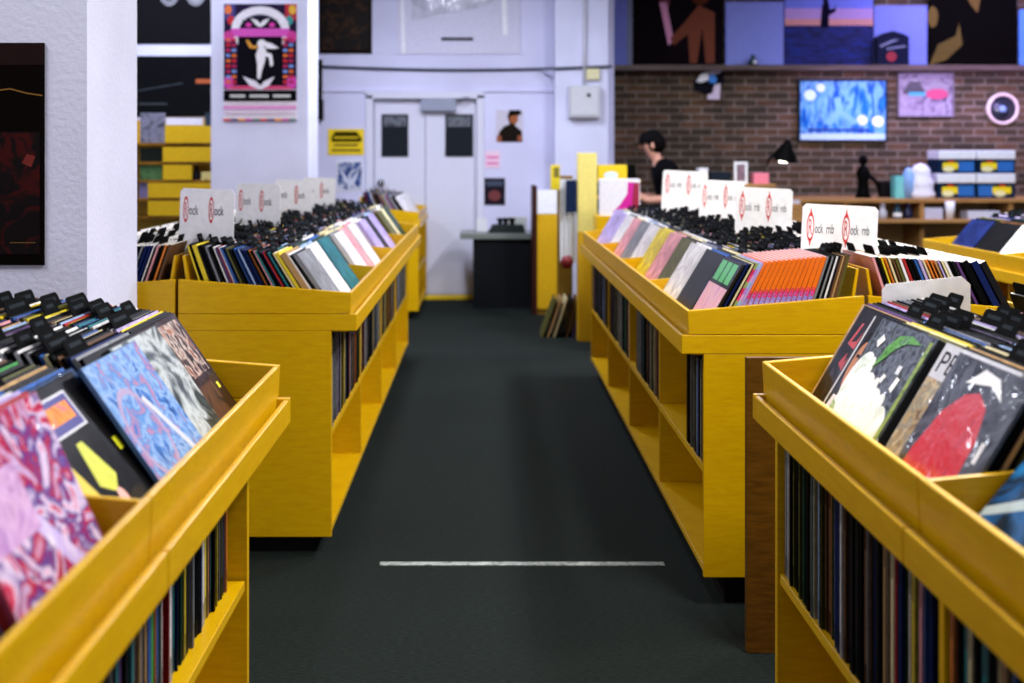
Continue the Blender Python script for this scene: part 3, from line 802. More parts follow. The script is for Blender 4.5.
# ------------------------------------------------------------------ header signs
REDC = (206, 40, 30)
def sign(x, D, ztop, w, h, txt, label, lean=0.0, yaw=0.0, n=2, group=None):
    mb = MB()
    r = .012
    mb.prism([(-w/2, 0), (w/2, 0), (w/2, h-r), (w/2-r, h), (-w/2+r, h), (-w/2, h-r)], 0, .004, 'y', WHITE)
    def mapf(u, v, hh): return ((u-.5)*w, -hh*.6, h-.16+v*.16)
    items = []
    for k in range(n):
        a = .06+.47*k
        items += [('ring', a+.05, .52, .05, .30, .78, REDC), ('text', 'R', a+.028, .36, a+.075, .68, REDC),
                  ('text', txt, a+.11, .40, a+(.36 if len(txt) > 4 else .28), .62 if len(txt) < 5 else .60, (24, 24, 26))]
        if len(txt) > 4:
            items += [('poly', [(a+.035, .80), (a+.05, .93), (a+.065, .80)], REDC), ('poly', [(a+.035, .24), (a+.05, .11), (a+.065, .24)], REDC)]
    art(mb, items, mapf)
    o = mb.build('header_sign', None, (x, D, ztop-h), (0, lean, yaw))
    tag(o, label, 'sign', group)
for k, (D, nm) in enumerate([(4.42, 'nearest'), (5.42, 'second'), (6.42, 'third'), (7.42, 'fourth')]):
    sign(-1.052+.03, D, 1.245-.004*k, .205, .42, 'ock', 'white header sign reading Rock, %s on the long left rack' % nm, .03, -.12)
for k, (D, x, z, w_, nm) in enumerate([(4.0, 1.16, 1.203, .255, 'nearest'), (4.95, 1.13, 1.235, .235, 'second'), (5.93, 1.15, 1.245, .22, 'third'), (6.9, 1.13, 1.28, .26, 'fourth')]):
    sign(x, D, z, w_, .41, 'ock  rnb', 'white header sign reading Rock rnb, %s on the long right rack' % nm, .05, .06)
# white card lying among the near dividers on the right
mb = MB(); mb.prism([(-.10, 0), (.10, 0), (.10, .285), (.09, .30), (-.08, .318), (-.10, .30)], -.001, .001, 'x', WHITE)
o = mb.build('blank_card', None, (1.0, 2.737, .775), (0, 0, math.radians(90))); tag(o, 'blank white card standing in the back of the nearest right rack', 'card')
mb = MB(); mb.box(-.05, .05, 0, .002, 0, .03, pmat((226, 226, 30), .4)); 
o = mb.build('price_tag', None, (.905, 1.77, 1.065), (0, 0, .4)); tag(o, 'small yellow tag sticking out of the nearest right rack', 'tag')

# ------------------------------------------------------------------ posters and wall things
def poster(name, x0, x1, y0, y1, D, base, items, label, cat='poster', th=.006, frame=None, yaw=0, lift=0):
    X0, X1, Z0, Z1 = PX(x0, D), PX(x1, D), PZ(y1, D), PZ(y0, D)
    W, Hh = X1-X0, Z1-Z0
    def mapf(u, v, h): return ((u-.5)*W, -th/2-h, v*Hh)
    if frame:
        t = thing(name, label, cat, ((X0+X1)/2, D-th/2-.001, Z0))
        mb = MB(); mb.box(-W/2+.004, W/2-.004, -th/4, th/2, .004, Hh-.004, base if not isinstance(base, tuple) else pmat(base, .5)); 
        def mapf(u, v, h): return ((u-.5)*W, -th/4-h, v*Hh)
        art(mb, items, mapf); mb.build('picture', t)
        fw = frame[1]; fm = frame[0]; mb = MB()
        mb.box(-W/2, W/2, -th, th/2, 0, fw, fm); mb.box(-W/2, W/2, -th, th/2, Hh-fw, Hh, fm)
        mb.box(-W/2, -W/2+fw, -th, th/2, fw, Hh-fw, fm); mb.box(W/2-fw, W/2, -th, th/2, fw, Hh-fw, fm)
        mb.build('frame', t, bevel=.002)
        return t
    mb = MB(); mb.box(-W/2, W/2, -th/2, th/2, 0, Hh, base if not isinstance(base, tuple) else pmat(base, .8))
    art(mb, items, mapf, cm=(lambda c: c if not isinstance(c, tuple) else pmat(c, .8)))
    o = mb.build(name, None, ((X0+X1)/2, D-th/2-.001, Z0), (0, 0, yaw))
    return tag(o, label, cat)

PF = XP*F/-397
poster('poster', -40, 45, 43, 265, PF, (12, 7, 7), [
    ('rect', 0, .9, 1, 1, splash([(18, 8, 9), (30, 9, 9)], 6, .5, .1, bump=0)),
    ('rect', .3, .05, .95, .6, splash([(14, 8, 8), (14, 8, 8), (14, 8, 8), (60, 10, 8), (14, 8, 8)], 11, .5, .1, bump=0)),
    ('poly', [(.4, .78), (.6, .79), (.8, .77), (.98, .76), (.98, .766), (.8, .776), (.6, .796), (.4, .786)], (130, 90, 30)),
    ('poly', [(.74, .46), (.8, .5), (.9, .49), (.85, .44)], (110, 26, 20)),
    ('text', 'kim deal', .62, .125, .9, .145, (150, 110, 40)) if False else ('rect', .6, .10, .9, .103, (120, 90, 40))],
    'tall black poster with faint red marks on the near left pillar')
# colourful poster on the rear pillar
it = [('rect', 0, 0, 1, 1, (236, 228, 240)), ('rect', .0, .27, 1, 1, (40, 30, 60)),
      ('rect', 0, .86, .16, 1, (60, 60, 130)), ('rect', .84, .86, 1, 1, (180, 40, 60)),
      ('ell', .06, .95, .05, .04, (230, 120, 60)), ('ell', .94, .95, .05, .04, (230, 180, 60)), ('ell', .9, .86, .05, .04, (60, 150, 150)), ('ell', .1, .86, .05, .04, (200, 40, 50)),
      ('ell', .5, .78, .40, .20, (236, 232, 244)), ('ell', .5, .77, .29, .14, (30, 24, 44)),
      ('poly', [(.36, .88), (.46, .86), (.5, .83), (.54, .86), (.64, .88), (.56, .82), (.5, .80), (.44, .82)], (240, 236, 244)),
      ('ell', .34, .82, .04, .02, (220, 60, 170)), ('ell', .66, .82, .04, .02, (220, 60, 170)),
      ('rect', .1, .72, .9, .79, (216, 84, 190)), ('ell', .07, .72, .07, .05, (206, 60, 150)), ('ell', .93, .72, .07, .05, (206, 60, 150)),
      ('ell', .07, .33, .07, .06, (216, 70, 180)), ('ell', .93, .33, .07, .06, (216, 70, 180)), ('rect', .08, .27, .92, .30, (216, 70, 120)),
      ('rect', .2, .30, .8, .72, (18, 16, 24)),
      ('ell', .52, .66, .06, .035, (240, 236, 244)), ('poly', [(.48, .64), (.58, .62), (.57, .52), (.52, .42), (.5, .36), (.46, .36), (.46, .48), (.44, .56)], (240, 236, 244)),
      ('poly', [(.55, .68), (.66, .66), (.76, .62), (.66, .615), (.58, .62)], (240, 236, 244)), ('poly', [(.57, .59), (.66, .57), (.68, .48), (.64, .46), (.62, .54), (.56, .56)], (240, 236, 244)),
      ('poly', [(.46, .62), (.36, .62), (.3, .69), (.34, .69), (.4, .64), (.47, .645)], (230, 160, 60)),
      ('poly', [(.26, .38), (.44, .34), (.5, .30), (.56, .34), (.7, .38), (.62, .30), (.5, .265), (.36, .30)], (232, 226, 240)),
      ('rect', 0, .17, 1, .262, (14, 12, 16))]
for k in range(9):
    for sx in (0.035, .115, .815, .895):
        it.append(('rect', sx, .32+.045*k, sx+.06, .345+.045*k, [(206, 30, 50), (230, 110, 40), (120, 150, 220), (180, 30, 90)][(k+int(sx*40)) % 4]))
for k in range(11):
    it.append(('ell', .27+.046*k+.0, .845+.055*math.sin(math.pi*(k+.5)/11), .012, .012, (60, 60, 90)))
it.append(('text', 'NEW ORLEANS  2 06 29', .09, .195, .91, .235, (226, 226, 226)) if False else ('rect', .09, .2, .3, .225, (200, 200, 200)))
it += [('rect', .36, .2, .62, .225, (200, 200, 200)), ('rect', .68, .2, .92, .225, (200, 200, 200)),
       ('rect', 0, .10, 1, .13, (226, 150, 206)), ('rect', .02, .06, .98, .07, (206, 180, 206))]
for k in range(10): it.append(('rect', .1*k, 0, .1*k+.1, .018, [(220, 60, 60), (60, 60, 120), (240, 160, 60), (200, 60, 160), (40, 120, 90)][k % 5]))
poster('poster', 224, 297, 4, 121, P2, (236, 228, 240), it, 'colourful arched poster with a dancing white figure, on the rear white pillar')

poster('poster', 319, 372, -30, 54, YB, (24, 18, 16), [('rect', .05, .05, .95, .95, splash([(12, 9, 8), (14, 10, 8), (18, 12, 8), (60, 36, 14), (12, 9, 8)], 12, .5, .1, bump=0))],
       'dark brown poster high on the rear wall left of the wrapped one')
poster('poster', 397, 520, -40, 54, YB, (214, 212, 234), [
    ('poly', [(.12, .35), (.7, .5), (.86, .62), (.8, 1), (.12, 1)], splash([(150, 152, 170), (190, 190, 208), (206, 206, 222)], 4, .3, .8)),
    ('poly', [(.52, .72), (.56, .76), (.66, .74), (.64, .70), (.58, .68)], (60, 60, 76)),
    ('rect', .36, .14, .62, .175, (40, 40, 52)), ('poly', [(.04, 0), (.07, 0), (.05, 1), (.02, 1)], (240, 240, 250)),
    ('poly', [(.86, .2), (.9, .2), (.88, 1), (.84, 1)], (245, 245, 252))], 'large pale poster in crumpled clear wrap high above the doors', th=.012)
poster('sign', 328, 364, 129, 155, YB, (238, 204, 20), [
    ('poly', [(.1, .7), (.2, .9), (.8, .9), (.95, .6), (.9, .5), (.1, .5)], (60, 50, 10)), ('text', 'PARKING', .16, .56, .88, .8, (238, 204, 20)) if False else ('rect', .16, .64, .84, .7, (238, 204, 20)),
    ('rect', .16, .34, .84, .42, (80, 64, 10)), ('rect', .1, .14, .9, .22, (80, 64, 10))], 'yellow notice with black lettering left of the white doors', 'sign')
poster('poster', 336.5, 363, 160, 191, YB, (226, 226, 238), [('rect', .05, .05, .95, .93, splash([(30, 40, 84), (60, 84, 140), (214, 216, 230), (40, 56, 100)], 7, bump=0)),
    ('poly', [(.1, .8), (.5, .3), (.9, .75), (.7, .3), (.5, .15), (.3, .3)], (206, 210, 230))], 'small blue and white poster below the yellow notice')
poster('picture', 496, 523, 110, 142, YB, (206, 200, 216), [('poly', [(.05, 0), (.98, 0), (.95, .35), (.72, .5), (.72, .6), (.8, .8), (.95, .9), (.9, 1), (.5, 1), (.42, .8), (.5, .55), (.3, .5), (.1, .3)], (30, 24, 20)),
    ('ell', .66, .72, .16, .16, (160, 90, 50)), ('rect', .02, 0, .2, .2, (150, 80, 50)), ('rect', .8, .02, .96, .2, (150, 80, 50)), ('poly', [(.48, .8), (.95, .86), (.85, 1), (.5, 1)], (24, 20, 18))],
    'small cut-out picture of a capped man right of the doors', 'picture')
poster('note', 485, 500, 151, 168, YB, (240, 206, 226), [('rect', .1, .55, .9, .7, (226, 120, 180)), ('rect', .1, .2, .9, .35, (226, 120, 180))], 'small pink note right of the doors', 'note')
poster('picture', 484, 505, 178, 205, YB, (34, 28, 38), [('ell', .5, .35, .3, .2, (110, 50, 50)), ('rect', .1, .7, .9, .9, (60, 70, 90))], 'small dark picture low right of the doors', 'picture')
# cable along the wall
mb = MB(); pts = []
for k in range(0, 21):
    xx = 320+k*(612-320)/20
    dd = YB-.02 if xx < 545 else P3-.02
    pts.append((PX(xx, dd), dd, PZ(66.5+3.5*math.sin(math.pi*k/20), dd)))
mb.tube(pts, .014, pmat((60, 66, 84), .5))
tag(mb.build('cable'), 'dark cable sagging along the rear wall above the doors', 'cable')
mb = MB(); X0 = PX(320.5, YB)
mb.tube([(X0, YB-.03, PZ(60, YB)), (X0, YB-.03, PZ(119, YB))], .022, DARK); mb.box(X0-.03, X0+.03, YB-.06, YB-.001, PZ(120, YB), PZ(100, YB), DARK)
tag(mb.build('wall_bracket'), 'narrow black bar on the wall beside the rear pillar', 'bracket')
# electric box
t = thing('electrical_box', 'pale grey electrical box on the right-hand white pillar', 'electrical box', (PX(584, P3), P3, PZ(118, P3)))
mb = MB(); a = (PX(600, P3)-PX(569, P3))/2; hh = PZ(86, P3)-PZ(118, P3)
mb.box(-a, a, -.09, -.001, 0, hh, pmat((196, 198, 206), .4)); mb.build('housing', t, bevel=.006)
mb = MB(); mb.box(-a+.02, a-.02, -.10, -.0905, .02, hh-.02, pmat((206, 208, 216), .35)); cov = mb.build('cover', t, bevel=.004)
mb = MB(); mb.box(.02, .05, -.112, -.1005, hh*.65, hh*.75, DARK); mb.build('latch', cov)
mb = MB(); mb.tube([(0, -.04, hh), (0, -.04, hh+.9)], .012, pmat((214, 214, 224), .5)); mb.build('conduit', t)
mb = MB(); mb.box(PX(586, P3), PX(599, P3), P3-.05, P3-.001, PZ(80, P3), PZ(69, P3), pmat((222, 216, 170), .4))
tag(mb.build('switch_box', bevel=.005), 'small cream switch box above the grey electrical box', 'switch box')

# boards on the ledge
def ledgeboard(x0, x1, ytop, base, items, label, cat='poster'):
    D = YBR-.06; z0 = LEDGE_TOP+.001; y1 = VY-(z0-H)*F/D
    poster('poster', x0, x1, ytop, y1, D, base, items, label, cat, th=.03)
PALEB = (112, 122, 196)
ledgeboard(611, 632, -30, PALEB, [('rect', .75, 0, 1, 1, (120, 126, 150))], 'pale blue board leaning on the ledge beside the white pillar')
ledgeboard(634, 723, -60, (18, 12, 16), [
    ('poly', [(.12, .75), (.22, .6), (.3, .62), (.34, .75), (.4, .5), (.36, .4), (.3, .45), (.2, .9)], (110, 50, 60)),
    ('poly', [(.28, .5), (.36, .5), (.44, .2), (.38, .16)], (206, 140, 170)),
    ('poly', [(.4, .22), (.56, .34), (.72, .48), (.9, .42), (.9, .02), (.8, .02), (.76, .3), (.7, .02), (.62, .02), (.6, .25), (.44, .16)], (110, 52, 26)),
    ('ell', .74, .62, .14, .14, (84, 40, 24)), ('ell', .7, .88, .12, .1, (100, 60, 40))], 'dark poster of two figures on the ledge')
ledgeboard(725, 783, 2, PALEB, [('rect', .02, .02, .98, .98, (128, 138, 206))], 'plain pale blue panel on the ledge left of the sunset poster')
ledgeboard(784, 872, -40, (24, 28, 70), [('rect', 0, .36, 1, .46, (206, 140, 130)), ('rect', 0, .44, 1, .56, (176, 140, 190)), ('rect', 0, .54, 1, 1, (110, 120, 206)),
    ('rect', 0, 0, 1, .38, splash([(16, 18, 50), (30, 34, 90), (24, 44, 130)], 5, .5, .1, stretch=(1, 1, 5), bump=0)),
    ('poly', [(.40, .36), (.42, .56), (.45, .62), (.50, .6), (.51, .53), (.56, .54), (.57, .58), (.58, .51), (.5, .47), (.5, .36)], (16, 14, 34)),
    ('ell', .46, .62, .03, .03, (16, 14, 34))], 'dusk seaside poster with a lone silhouette on the ledge')
ledgeboard(873, 926, 6, PALEB, [('rect', .02, .02, .98, .98, (120, 130, 204))], 'pale blue panel behind the little dark display box')
ledgeboard(928, 1016, -40, (10, 8, 6), [
    ('poly', [(.0, .6), (.1, 1), (.35, 1), (.2, .8), (.06, .74)], (92, 72, 6)), ('poly', [(.42, .66), (.5, .76), (.68, .74), (.58, .62), (.55, .5), (.48, .56)], (96, 70, 8)),
    ('poly', [(0, 0), (.1, .2), (.3, .28), (.34, .4), (.38, .2), (.2, .06)], (90, 70, 8)), ('ell', .04, .46, .06, .1, (96, 74, 8))], 'black and mustard poster on the ledge near the right edge')
ledgeboard(1018, 1070, 10, (90, 140, 220), [], 'bright blue panel on the ledge at the right picture edge')
# little dark display box in front of the panel
D = YBR-.16; mb = MB(); X0, X1 = PX(876, D), PX(908, D); z0 = LEDGE_TOP+.001; z1 = PZ(37, D); 
mb.box(X0, X1, D-.03, D+.05, z0, z1, pmat((26, 28, 50), .4)); mb.prism([(X0, z1), (X1, z1), (X1-.06, z1+.03), ((X0+X1)/2, z1+.06), (X0+.05, z1+.03)], D-.03, D+.05, 'y', pmat((24, 26, 44), .4))
def mfx(u, v, h): return (X0+(X1-X0)*u, D-.03-h, z0+(z1-z0)*v)
art(mb, [('ell', .45, .3, .16, .18, (150, 30, 50)), ('poly', [(.1, .7), (.5, .9), (.7, .9), (.1, .62)], (120, 124, 150)), ('poly', [(.3, .6), (.9, .7), (.9, .64), (.3, .54)], (120, 124, 150))], mfx)
tag(mb.build('display_box'), 'small dark blue display box with a red disc on the ledge', 'box')
# figurine lump on ledge
D = YBR-.15; t = thing('figurine', 'tiny dark green figurine with a white front on the ledge', 'figurine', (PX(753, D), D, LEDGE_TOP+.001))
mb = MB(); mb.lathe([(.04, 0), (.05, .02), (.045, .05), (.02, .07), (.028, .085), (.022, .105), (0, .11)], pmat((30, 60, 60), .4), 14); mb.build('body', t)
mb = MB(); mb.lathe([(0, 0), (.022, .004), (.018, .02), (0, .026)], WHITE, 12, mtx=Matrix.Translation((.01, -.035, .03)) @ Matrix.Rotation(math.pi/2, 4, 'X')); mb.build('front', t)

poster('framed_poster', 798, 886, 80, 141, YBR, (24, 90, 190), [
    ('rect', .0, 0, 1, 1, splash([(10, 60, 150), (26, 110, 190), (120, 180, 220), (14, 76, 170), (40, 130, 200)], 7, .45, .2, stretch=(1.6, 1, .5), dist=.5)),
    ('rect', 0, 0, 1, .12, (196, 224, 240)), ('ell', .13, .75, .07, .09, (206, 236, 240)), ('ell', .25, .87, .05, .07, (206, 230, 240)), ('ell', .72, .34, .06, .08, (226, 240, 250)), ('ell', .9, .32, .07, .09, (226, 240, 250)),
    ('poly', [(.3, .3), (.42, .5), (.4, .7), (.48, .72), (.5, .5), (.7, .3), (.62, .26), (.48, .42), (.36, .24)], (120, 180, 230)),
    ('text', 'Psycho', .62, .5, .9, .6, (20, 60, 130)) if False else ('rect', .1, .16, .8, .2, (30, 50, 140))],
    'bright blue framed poster on the brick wall', th=.03, frame=(pmat((24, 40, 60), .4), .012))
poster('framed_picture', 897, 953, 73, 117, YBR, (176, 150, 176), [
    ('rect', 0, 0, 1, 1, splash([(70, 64, 84), (130, 116, 136), (150, 140, 156), (90, 78, 100)], 7, .6, .1)),
    ('poly', [(.1, .6), (.3, .95), (.48, .6), (.45, .5), (.1, .52)], (60, 56, 66)), ('rect', .2, .48, .5, .56, (60, 160, 190)), ('ell', .7, .52, .2, .12, (190, 66, 110))],
    'small pink and grey framed picture right of the blue poster', 'picture', th=.025, frame=(pmat((110, 100, 110), .4), .012))
# round clock-like ring
D = YBR-.002; cx, cz = PX(1002, D), PZ(109, D)
t = thing('wall_clock', 'round wall clock with cream rim and dark face on the brick wall', 'clock', (cx, D, cz))
rot = Matrix.Rotation(math.pi/2, 4, 'X')
mb = MB(); mb.lathe([(.0, .0), (.135, 0), (.135, .02), (0, .02)], pmat((30, 34, 44), .2), 28, mtx=rot); mb.lathe([(0, .021), (.035, .021), (.03, .024), (0, .025)], pmat((120, 150, 190), .4), 16, mtx=rot); mb.build('face', t)
mb = MB(); mb.lathe([(.132, 0), (.165, 0), (.168, .02), (.155, .04), (.138, .036), (.132, .0)], pmat((226, 206, 196), .4), 32, mtx=rot, cap=False); mb.build('rim', t)
# animal-like wall ornament
D = YBR-.002; t = thing('wall_ornament', 'white, blue and black ornament hanging on the brick wall under the ledge', 'ornament', (PX(708, D), D, PZ(100, D)))
def O(pts, th, m, nm, off=0):
    mb = MB(); mb.prism([((px-708)*D/F, (100-py)*D/F) for px, py in pts], -off-th, -off, 'y', m); mb.build(nm, t, bevel=.006)
O([(693, 82), (700, 72), (712, 68), (722, 70), (724, 82), (718, 92), (704, 94), (695, 90)], .04, pmat((20, 20, 30), .5), 'body')
O([(695, 82), (700, 74), (707, 72), (708, 80), (700, 83)], .03, WHITE, 'beak', .041)
O([(707, 73), (716, 68), (721, 70), (720, 73), (710, 76)], .02, pmat((206, 206, 226), .5), 'wing', .041)
O([(707, 77), (712, 74), (716, 79), (714, 84), (708, 83)], .03, pmat((40, 130, 220), .4), 'disc', .041)
O([(713, 85), (719, 84), (718, 100), (706, 100), (706, 95), (711, 94)], .05, pmat((214, 200, 214), .5), 'foot', .041)

# ------------------------------------------------------------------ far-left corner: posters and yellow shelving seen between the pillars
DL = 9.6
mb = MB(); mb.box(-4.2, -2.05, DL+.34, DL+.44, 0, CEIL, WALLM); struct(mb.build('wall_recess'))
DW = DL+.34
poster('poster', 120, 215, -50, 44, DW, (20, 20, 24), [('ring', .52, .60, .12, .2, .7, (120, 120, 130)), ('ring', .8, .60, .12, .2, .7, (120, 120, 130)), ('ell', .8, .5, .06, .06, (140, 140, 150))],
       'black poster with pale rings, upper one between the two pillars')
poster('poster', 120, 215, 56, 117, DW, (16, 17, 20), [('poly', [(.1, .40), (.66, .55), (.66, .56), (.1, .41)], (70, 80, 90)), ('rect', .80, .55, 1, .62, (170, 84, 44)), ('rect', .2, .2, .5, .23, (50, 56, 64))],
       'black poster with a small orange patch, lower one between the pillars')
t = thing('display_shelf', 'yellow stepped display shelf between the two white pillars', 'shelf', (PX(172, DL), DL, 0))
Xc = PX(172, DL); yel = pmat((206, 160, 14), .45)
mb = MB(); mb.box(PX(120, DL)-Xc, PX(214, DL)-Xc, .28, .32, 0, PZ(119, DL), yel); mb.build('back_board', t)
for k, yy in enumerate((143, 162, 180, 198, 216)):
    mb = MB(); mb.box(PX(120, DL)-Xc, PX(214, DL)-Xc, -.02-.02*k, .28, PZ(yy, DL)-.02, PZ(yy, DL), wood('shelf_brown', (150, 104, 20), (110, 74, 10), (3, 20, 20))); mb.build('shelf_board', t, bevel=.002)
for k, (ya, yb, xa) in enumerate([(126, 143, 165), (147, 162, 163), (165, 180, 163), (183, 198, 148), (201, 216, 148)]):
    mb = MB(); dd = DL-.03-.02*k; mb.box(PX(xa, dd)-Xc, PX(212 if k != 2 else 192, dd)-Xc, -.035-.02*k, -.021-.02*k, PZ(yb, dd)+.002, PZ(ya, dd), pmat((214, 172, 6), .45)); mb.build('front_panel', t)
def smallbox(name, x0, x1, y0, y1, D, dep, c, label, cat, items=(), group=None, z0=None):
    X0, X1, Z0, Z1 = PX(x0, D), PX(x1, D), PZ(y1, D), PZ(y0, D)
    if z0 is not None: Z0 = z0
    W, Hh = X1-X0, Z1-Z0
    mb = MB(); mb.box(-W/2, W/2, 0, dep, 0, Hh, c if not isinstance(c, tuple) else pmat(c, .45, .1))
    art(mb, list(items), lambda u, v, h: ((u-.5)*W, -h, v*Hh))
    o = mb.build(name, None, ((X0+X1)/2, D, Z0), bevel=.002)
    return tag(o, label, cat, group)
zz = lambda k: PZ((143, 162, 180, 198, 216)[k], DL)+.001
smallbox('record_sleeve', 140, 165, 113, 143, DL+.02, .02, splash([(60, 60, 70), (130, 130, 150), (40, 40, 50)], 9), 'grey patterned record on the top shelf between the pillars', 'record', z0=zz(0))
smallbox('box', 166, 203, 118, 143, DL+.04, .1, (206, 164, 16), 'yellow box with white lid on the top shelf between the pillars', 'box', [('rect', 0, .72, 1, 1, (226, 226, 240))], z0=zz(0))
smallbox('record_sleeve', 140, 162, 148, 162, DL, .02, (28, 34, 28), 'dark record on the second shelf between the pillars', 'record', z0=zz(1))
smallbox('record_sleeve', 140, 162, 165, 180, DL-.02, .02, splash([(40, 70, 40), (80, 120, 70), (30, 50, 34)], 9), 'green record on the third shelf between the pillars', 'record', z0=zz(2))
smallbox('record_sleeve', 139, 148, 182, 198, DL-.04, .02, (120, 110, 150), 'small violet record on the fourth shelf between the pillars', 'record', z0=zz(3))
mb = MB(); mb.lathe([(.03, 0), (.045, .02), (.045, .16), (.03, .2), (.016, .22), (.016, .25), (0, .25)], pmat((24, 22, 22), .4), 16)
o = mb.build('bottle', None, (PX(195, DL-.05), DL-.0, zz(3))); tag(o, 'dark bottle-shaped object on the shelf by the rear pillar', 'bottle')
smallbox('card', 201, 211, 172, 190, DL-.05, .01, (206, 190, 120), 'cream card on the shelf beside the rear pillar', 'card', [('ell', .5, .5, .25, .25, (120, 100, 40))], z0=zz(3))
smallbox('record_sleeve', 205, 213, 113, 143, DL, .02, (30, 50, 70), 'narrow dark blue record at the shelf end touching the rear pillar', 'record', z0=zz(0))

# ------------------------------------------------------------------ black counter by the doors
D = 10.87; X0, X1 = PX(473, D), PX(533, D); zt = PZ(239, D)
t = thing('counter', 'black counter with a grey-green top right of the doors', 'counter', ((X0+X1)/2, D, 0)); W = (X1-X0)/2
mb = MB(); mb.box(-W, W, 0, .5, 0, zt, pmat((24, 25, 28), .5)); mb.build('body', t, bevel=.004)
mb = MB(); mb.box(PX(460, D)-(X0+X1)/2, W+.03, -.03, .52, zt, zt+.05, pmat((110, 118, 112), .35)); mb.build('counter_top', t, bevel=.004)
t = thing('black_device', 'low black device with knobs on the counter by the doors', 'device', (PX(507, D), D+.15, zt+.051))
mb = MB(); mb.prism([(-.17, 0), (.17, 0), (.15, .07), (-.13, .07)], -.1, .1, 'y', pmat((40, 48, 46), .4)); mb.build('body', t, bevel=.006)
for a in (-.06, -.01, .05):
    mb = MB(); mb.lathe([(.02, 0), (.02, .03), (.03, .04), (.03, .06), (0, .062)], BLACK, 14, mtx=Matrix.Translation((a, 0, .07))); mb.build('knob', t)
mb = MB(); mb.box(-.05, .05, -.01, .01, 0, .12, pmat((214, 214, 220), .5))
tag(mb.build('card', None, (PX(482, D), D+.28, zt+.051), bevel=.002), 'pale card standing behind the black device on the counter', 'card')
mb = MB(); mb.box(-.09, .09, -.012, .012, 0, .13, pmat((200, 206, 200), .5))
tag(mb.build('card', None, (PX(518, D), D+.33, zt+.051), bevel=.002), 'greyish card right behind the black device on the counter', 'card')

# tall yellow cabinet
D = 10.4; X0, X1 = PX(537, D), PX(568, D)
t = thing('cabinet', 'tall narrow yellow cabinet beside the black counter', 'cabinet', ((X0+X1)/2, D, 0)); W = (X1-X0)/2
mb = MB(); mb.box(-W, W, 0, .02, .05, PZ(214, D), pmat((214, 166, 16), .4)); mb.build('front_panel', t, bevel=.002)
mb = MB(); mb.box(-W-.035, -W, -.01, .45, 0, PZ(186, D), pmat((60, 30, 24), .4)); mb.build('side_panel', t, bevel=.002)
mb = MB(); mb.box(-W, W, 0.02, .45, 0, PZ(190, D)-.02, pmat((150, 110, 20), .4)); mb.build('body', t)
mb = MB(); mb.box(-W, W-.03, .0, .015, PZ(214, D)+.003, PZ(190, D), WHITE); mb.build('white_panel', t)
# leaning records on the floor by the long right rack's far end
for k, c in enumerate(['olive', 'tan', 'cream', 'charcoal', 'brown', 'purple']):
    mb = MB(); mb.box(0, .012, -.15, .15, 0, .31, pmat(PAL[c], .45, .2)); 
    o = mb.build('record_sleeve', None, (PX(541+6.2*k, 9.1), 9.25, .001), (0, math.radians(20-1.0*k), 0), bevel=.001)
    tag(o, '%s record leaning on the floor beside the far end of the right rack' % c, 'record', 'records leaning on the carpet')

# display rack with post and hanging goods behind the long right rack
D = 8.9
t = thing('display_stand', 'tall cream and yellow post stand at the far end of the right rack', 'stand', (PX(587, D), D, 0)); Xc = PX(587, D)
mb = MB(); mb.box(PX(578, D)-Xc, PX(597, D)-Xc, 0, .12, PZ(232, D), PZ(153, D), pmat((232, 216, 120), .45)); mb.build('upper_post', t, bevel=.003)
mb = MB(); mb.box(PX(578, D)-Xc, PX(597, D)-Xc, 0, .12, 0, PZ(232, D)-.001, pmat((214, 166, 16), .45)); mb.build('lower_post', t, bevel=.003)
for yy in (180, 197, 215):
    mb = MB(); mb.box(PX(597, D)-Xc+.001, PX(607, D)-Xc+.25, 0, .3, PZ(yy, D)-.015, PZ(yy, D), pmat((206, 160, 20), .4)); mb.build('shelf_board', t)
mb = MB(); mb.box(PX(597, D)-Xc+.001, PX(607, D)-Xc+.25, .301, .32, 0, PZ(165, D), BLACK); mb.build('back_board', t)
smallbox('box', 598, 627, 165, 180, D-.0, .2, (232, 200, 16), 'bright yellow box on the post stand', 'box', [('ell', .45, .3, .25, .28, (220, 234, 240))], z0=PZ(180, D)+.001)
smallbox('box', 551, 560, 165, 190, D+.5, .1, (226, 200, 30), 'slim yellow box left of the cream post', 'box', [('rect', .3, .5, .9, .9, (120, 110, 20))], z0=PZ(190, D+.5))
D2 = 8.4
smallbox('shopping_bag', 600, 640, 179, 216, D2, .1, (232, 230, 240), 'white bag with a magenta patch at the far end of the right rack', 'bag',
         [('poly', [(.3, .08), (.95, .08), (.95, .9), (.7, .92), (.68, .6), (.5, .3)], (206, 20, 150)), ('poly', [(.78, .1), (.98, .1), (.98, .9), (.84, .9)], (150, 24, 60))], z0=.95)
mb = MB(); mb.box(PX(596, D2), PX(650, D2), D2-.02, D2+.22, 0, .949, WOOD); tag(mb.build('side_table', bevel=.004), 'yellow wooden stand under the white and magenta bag', 'stand')
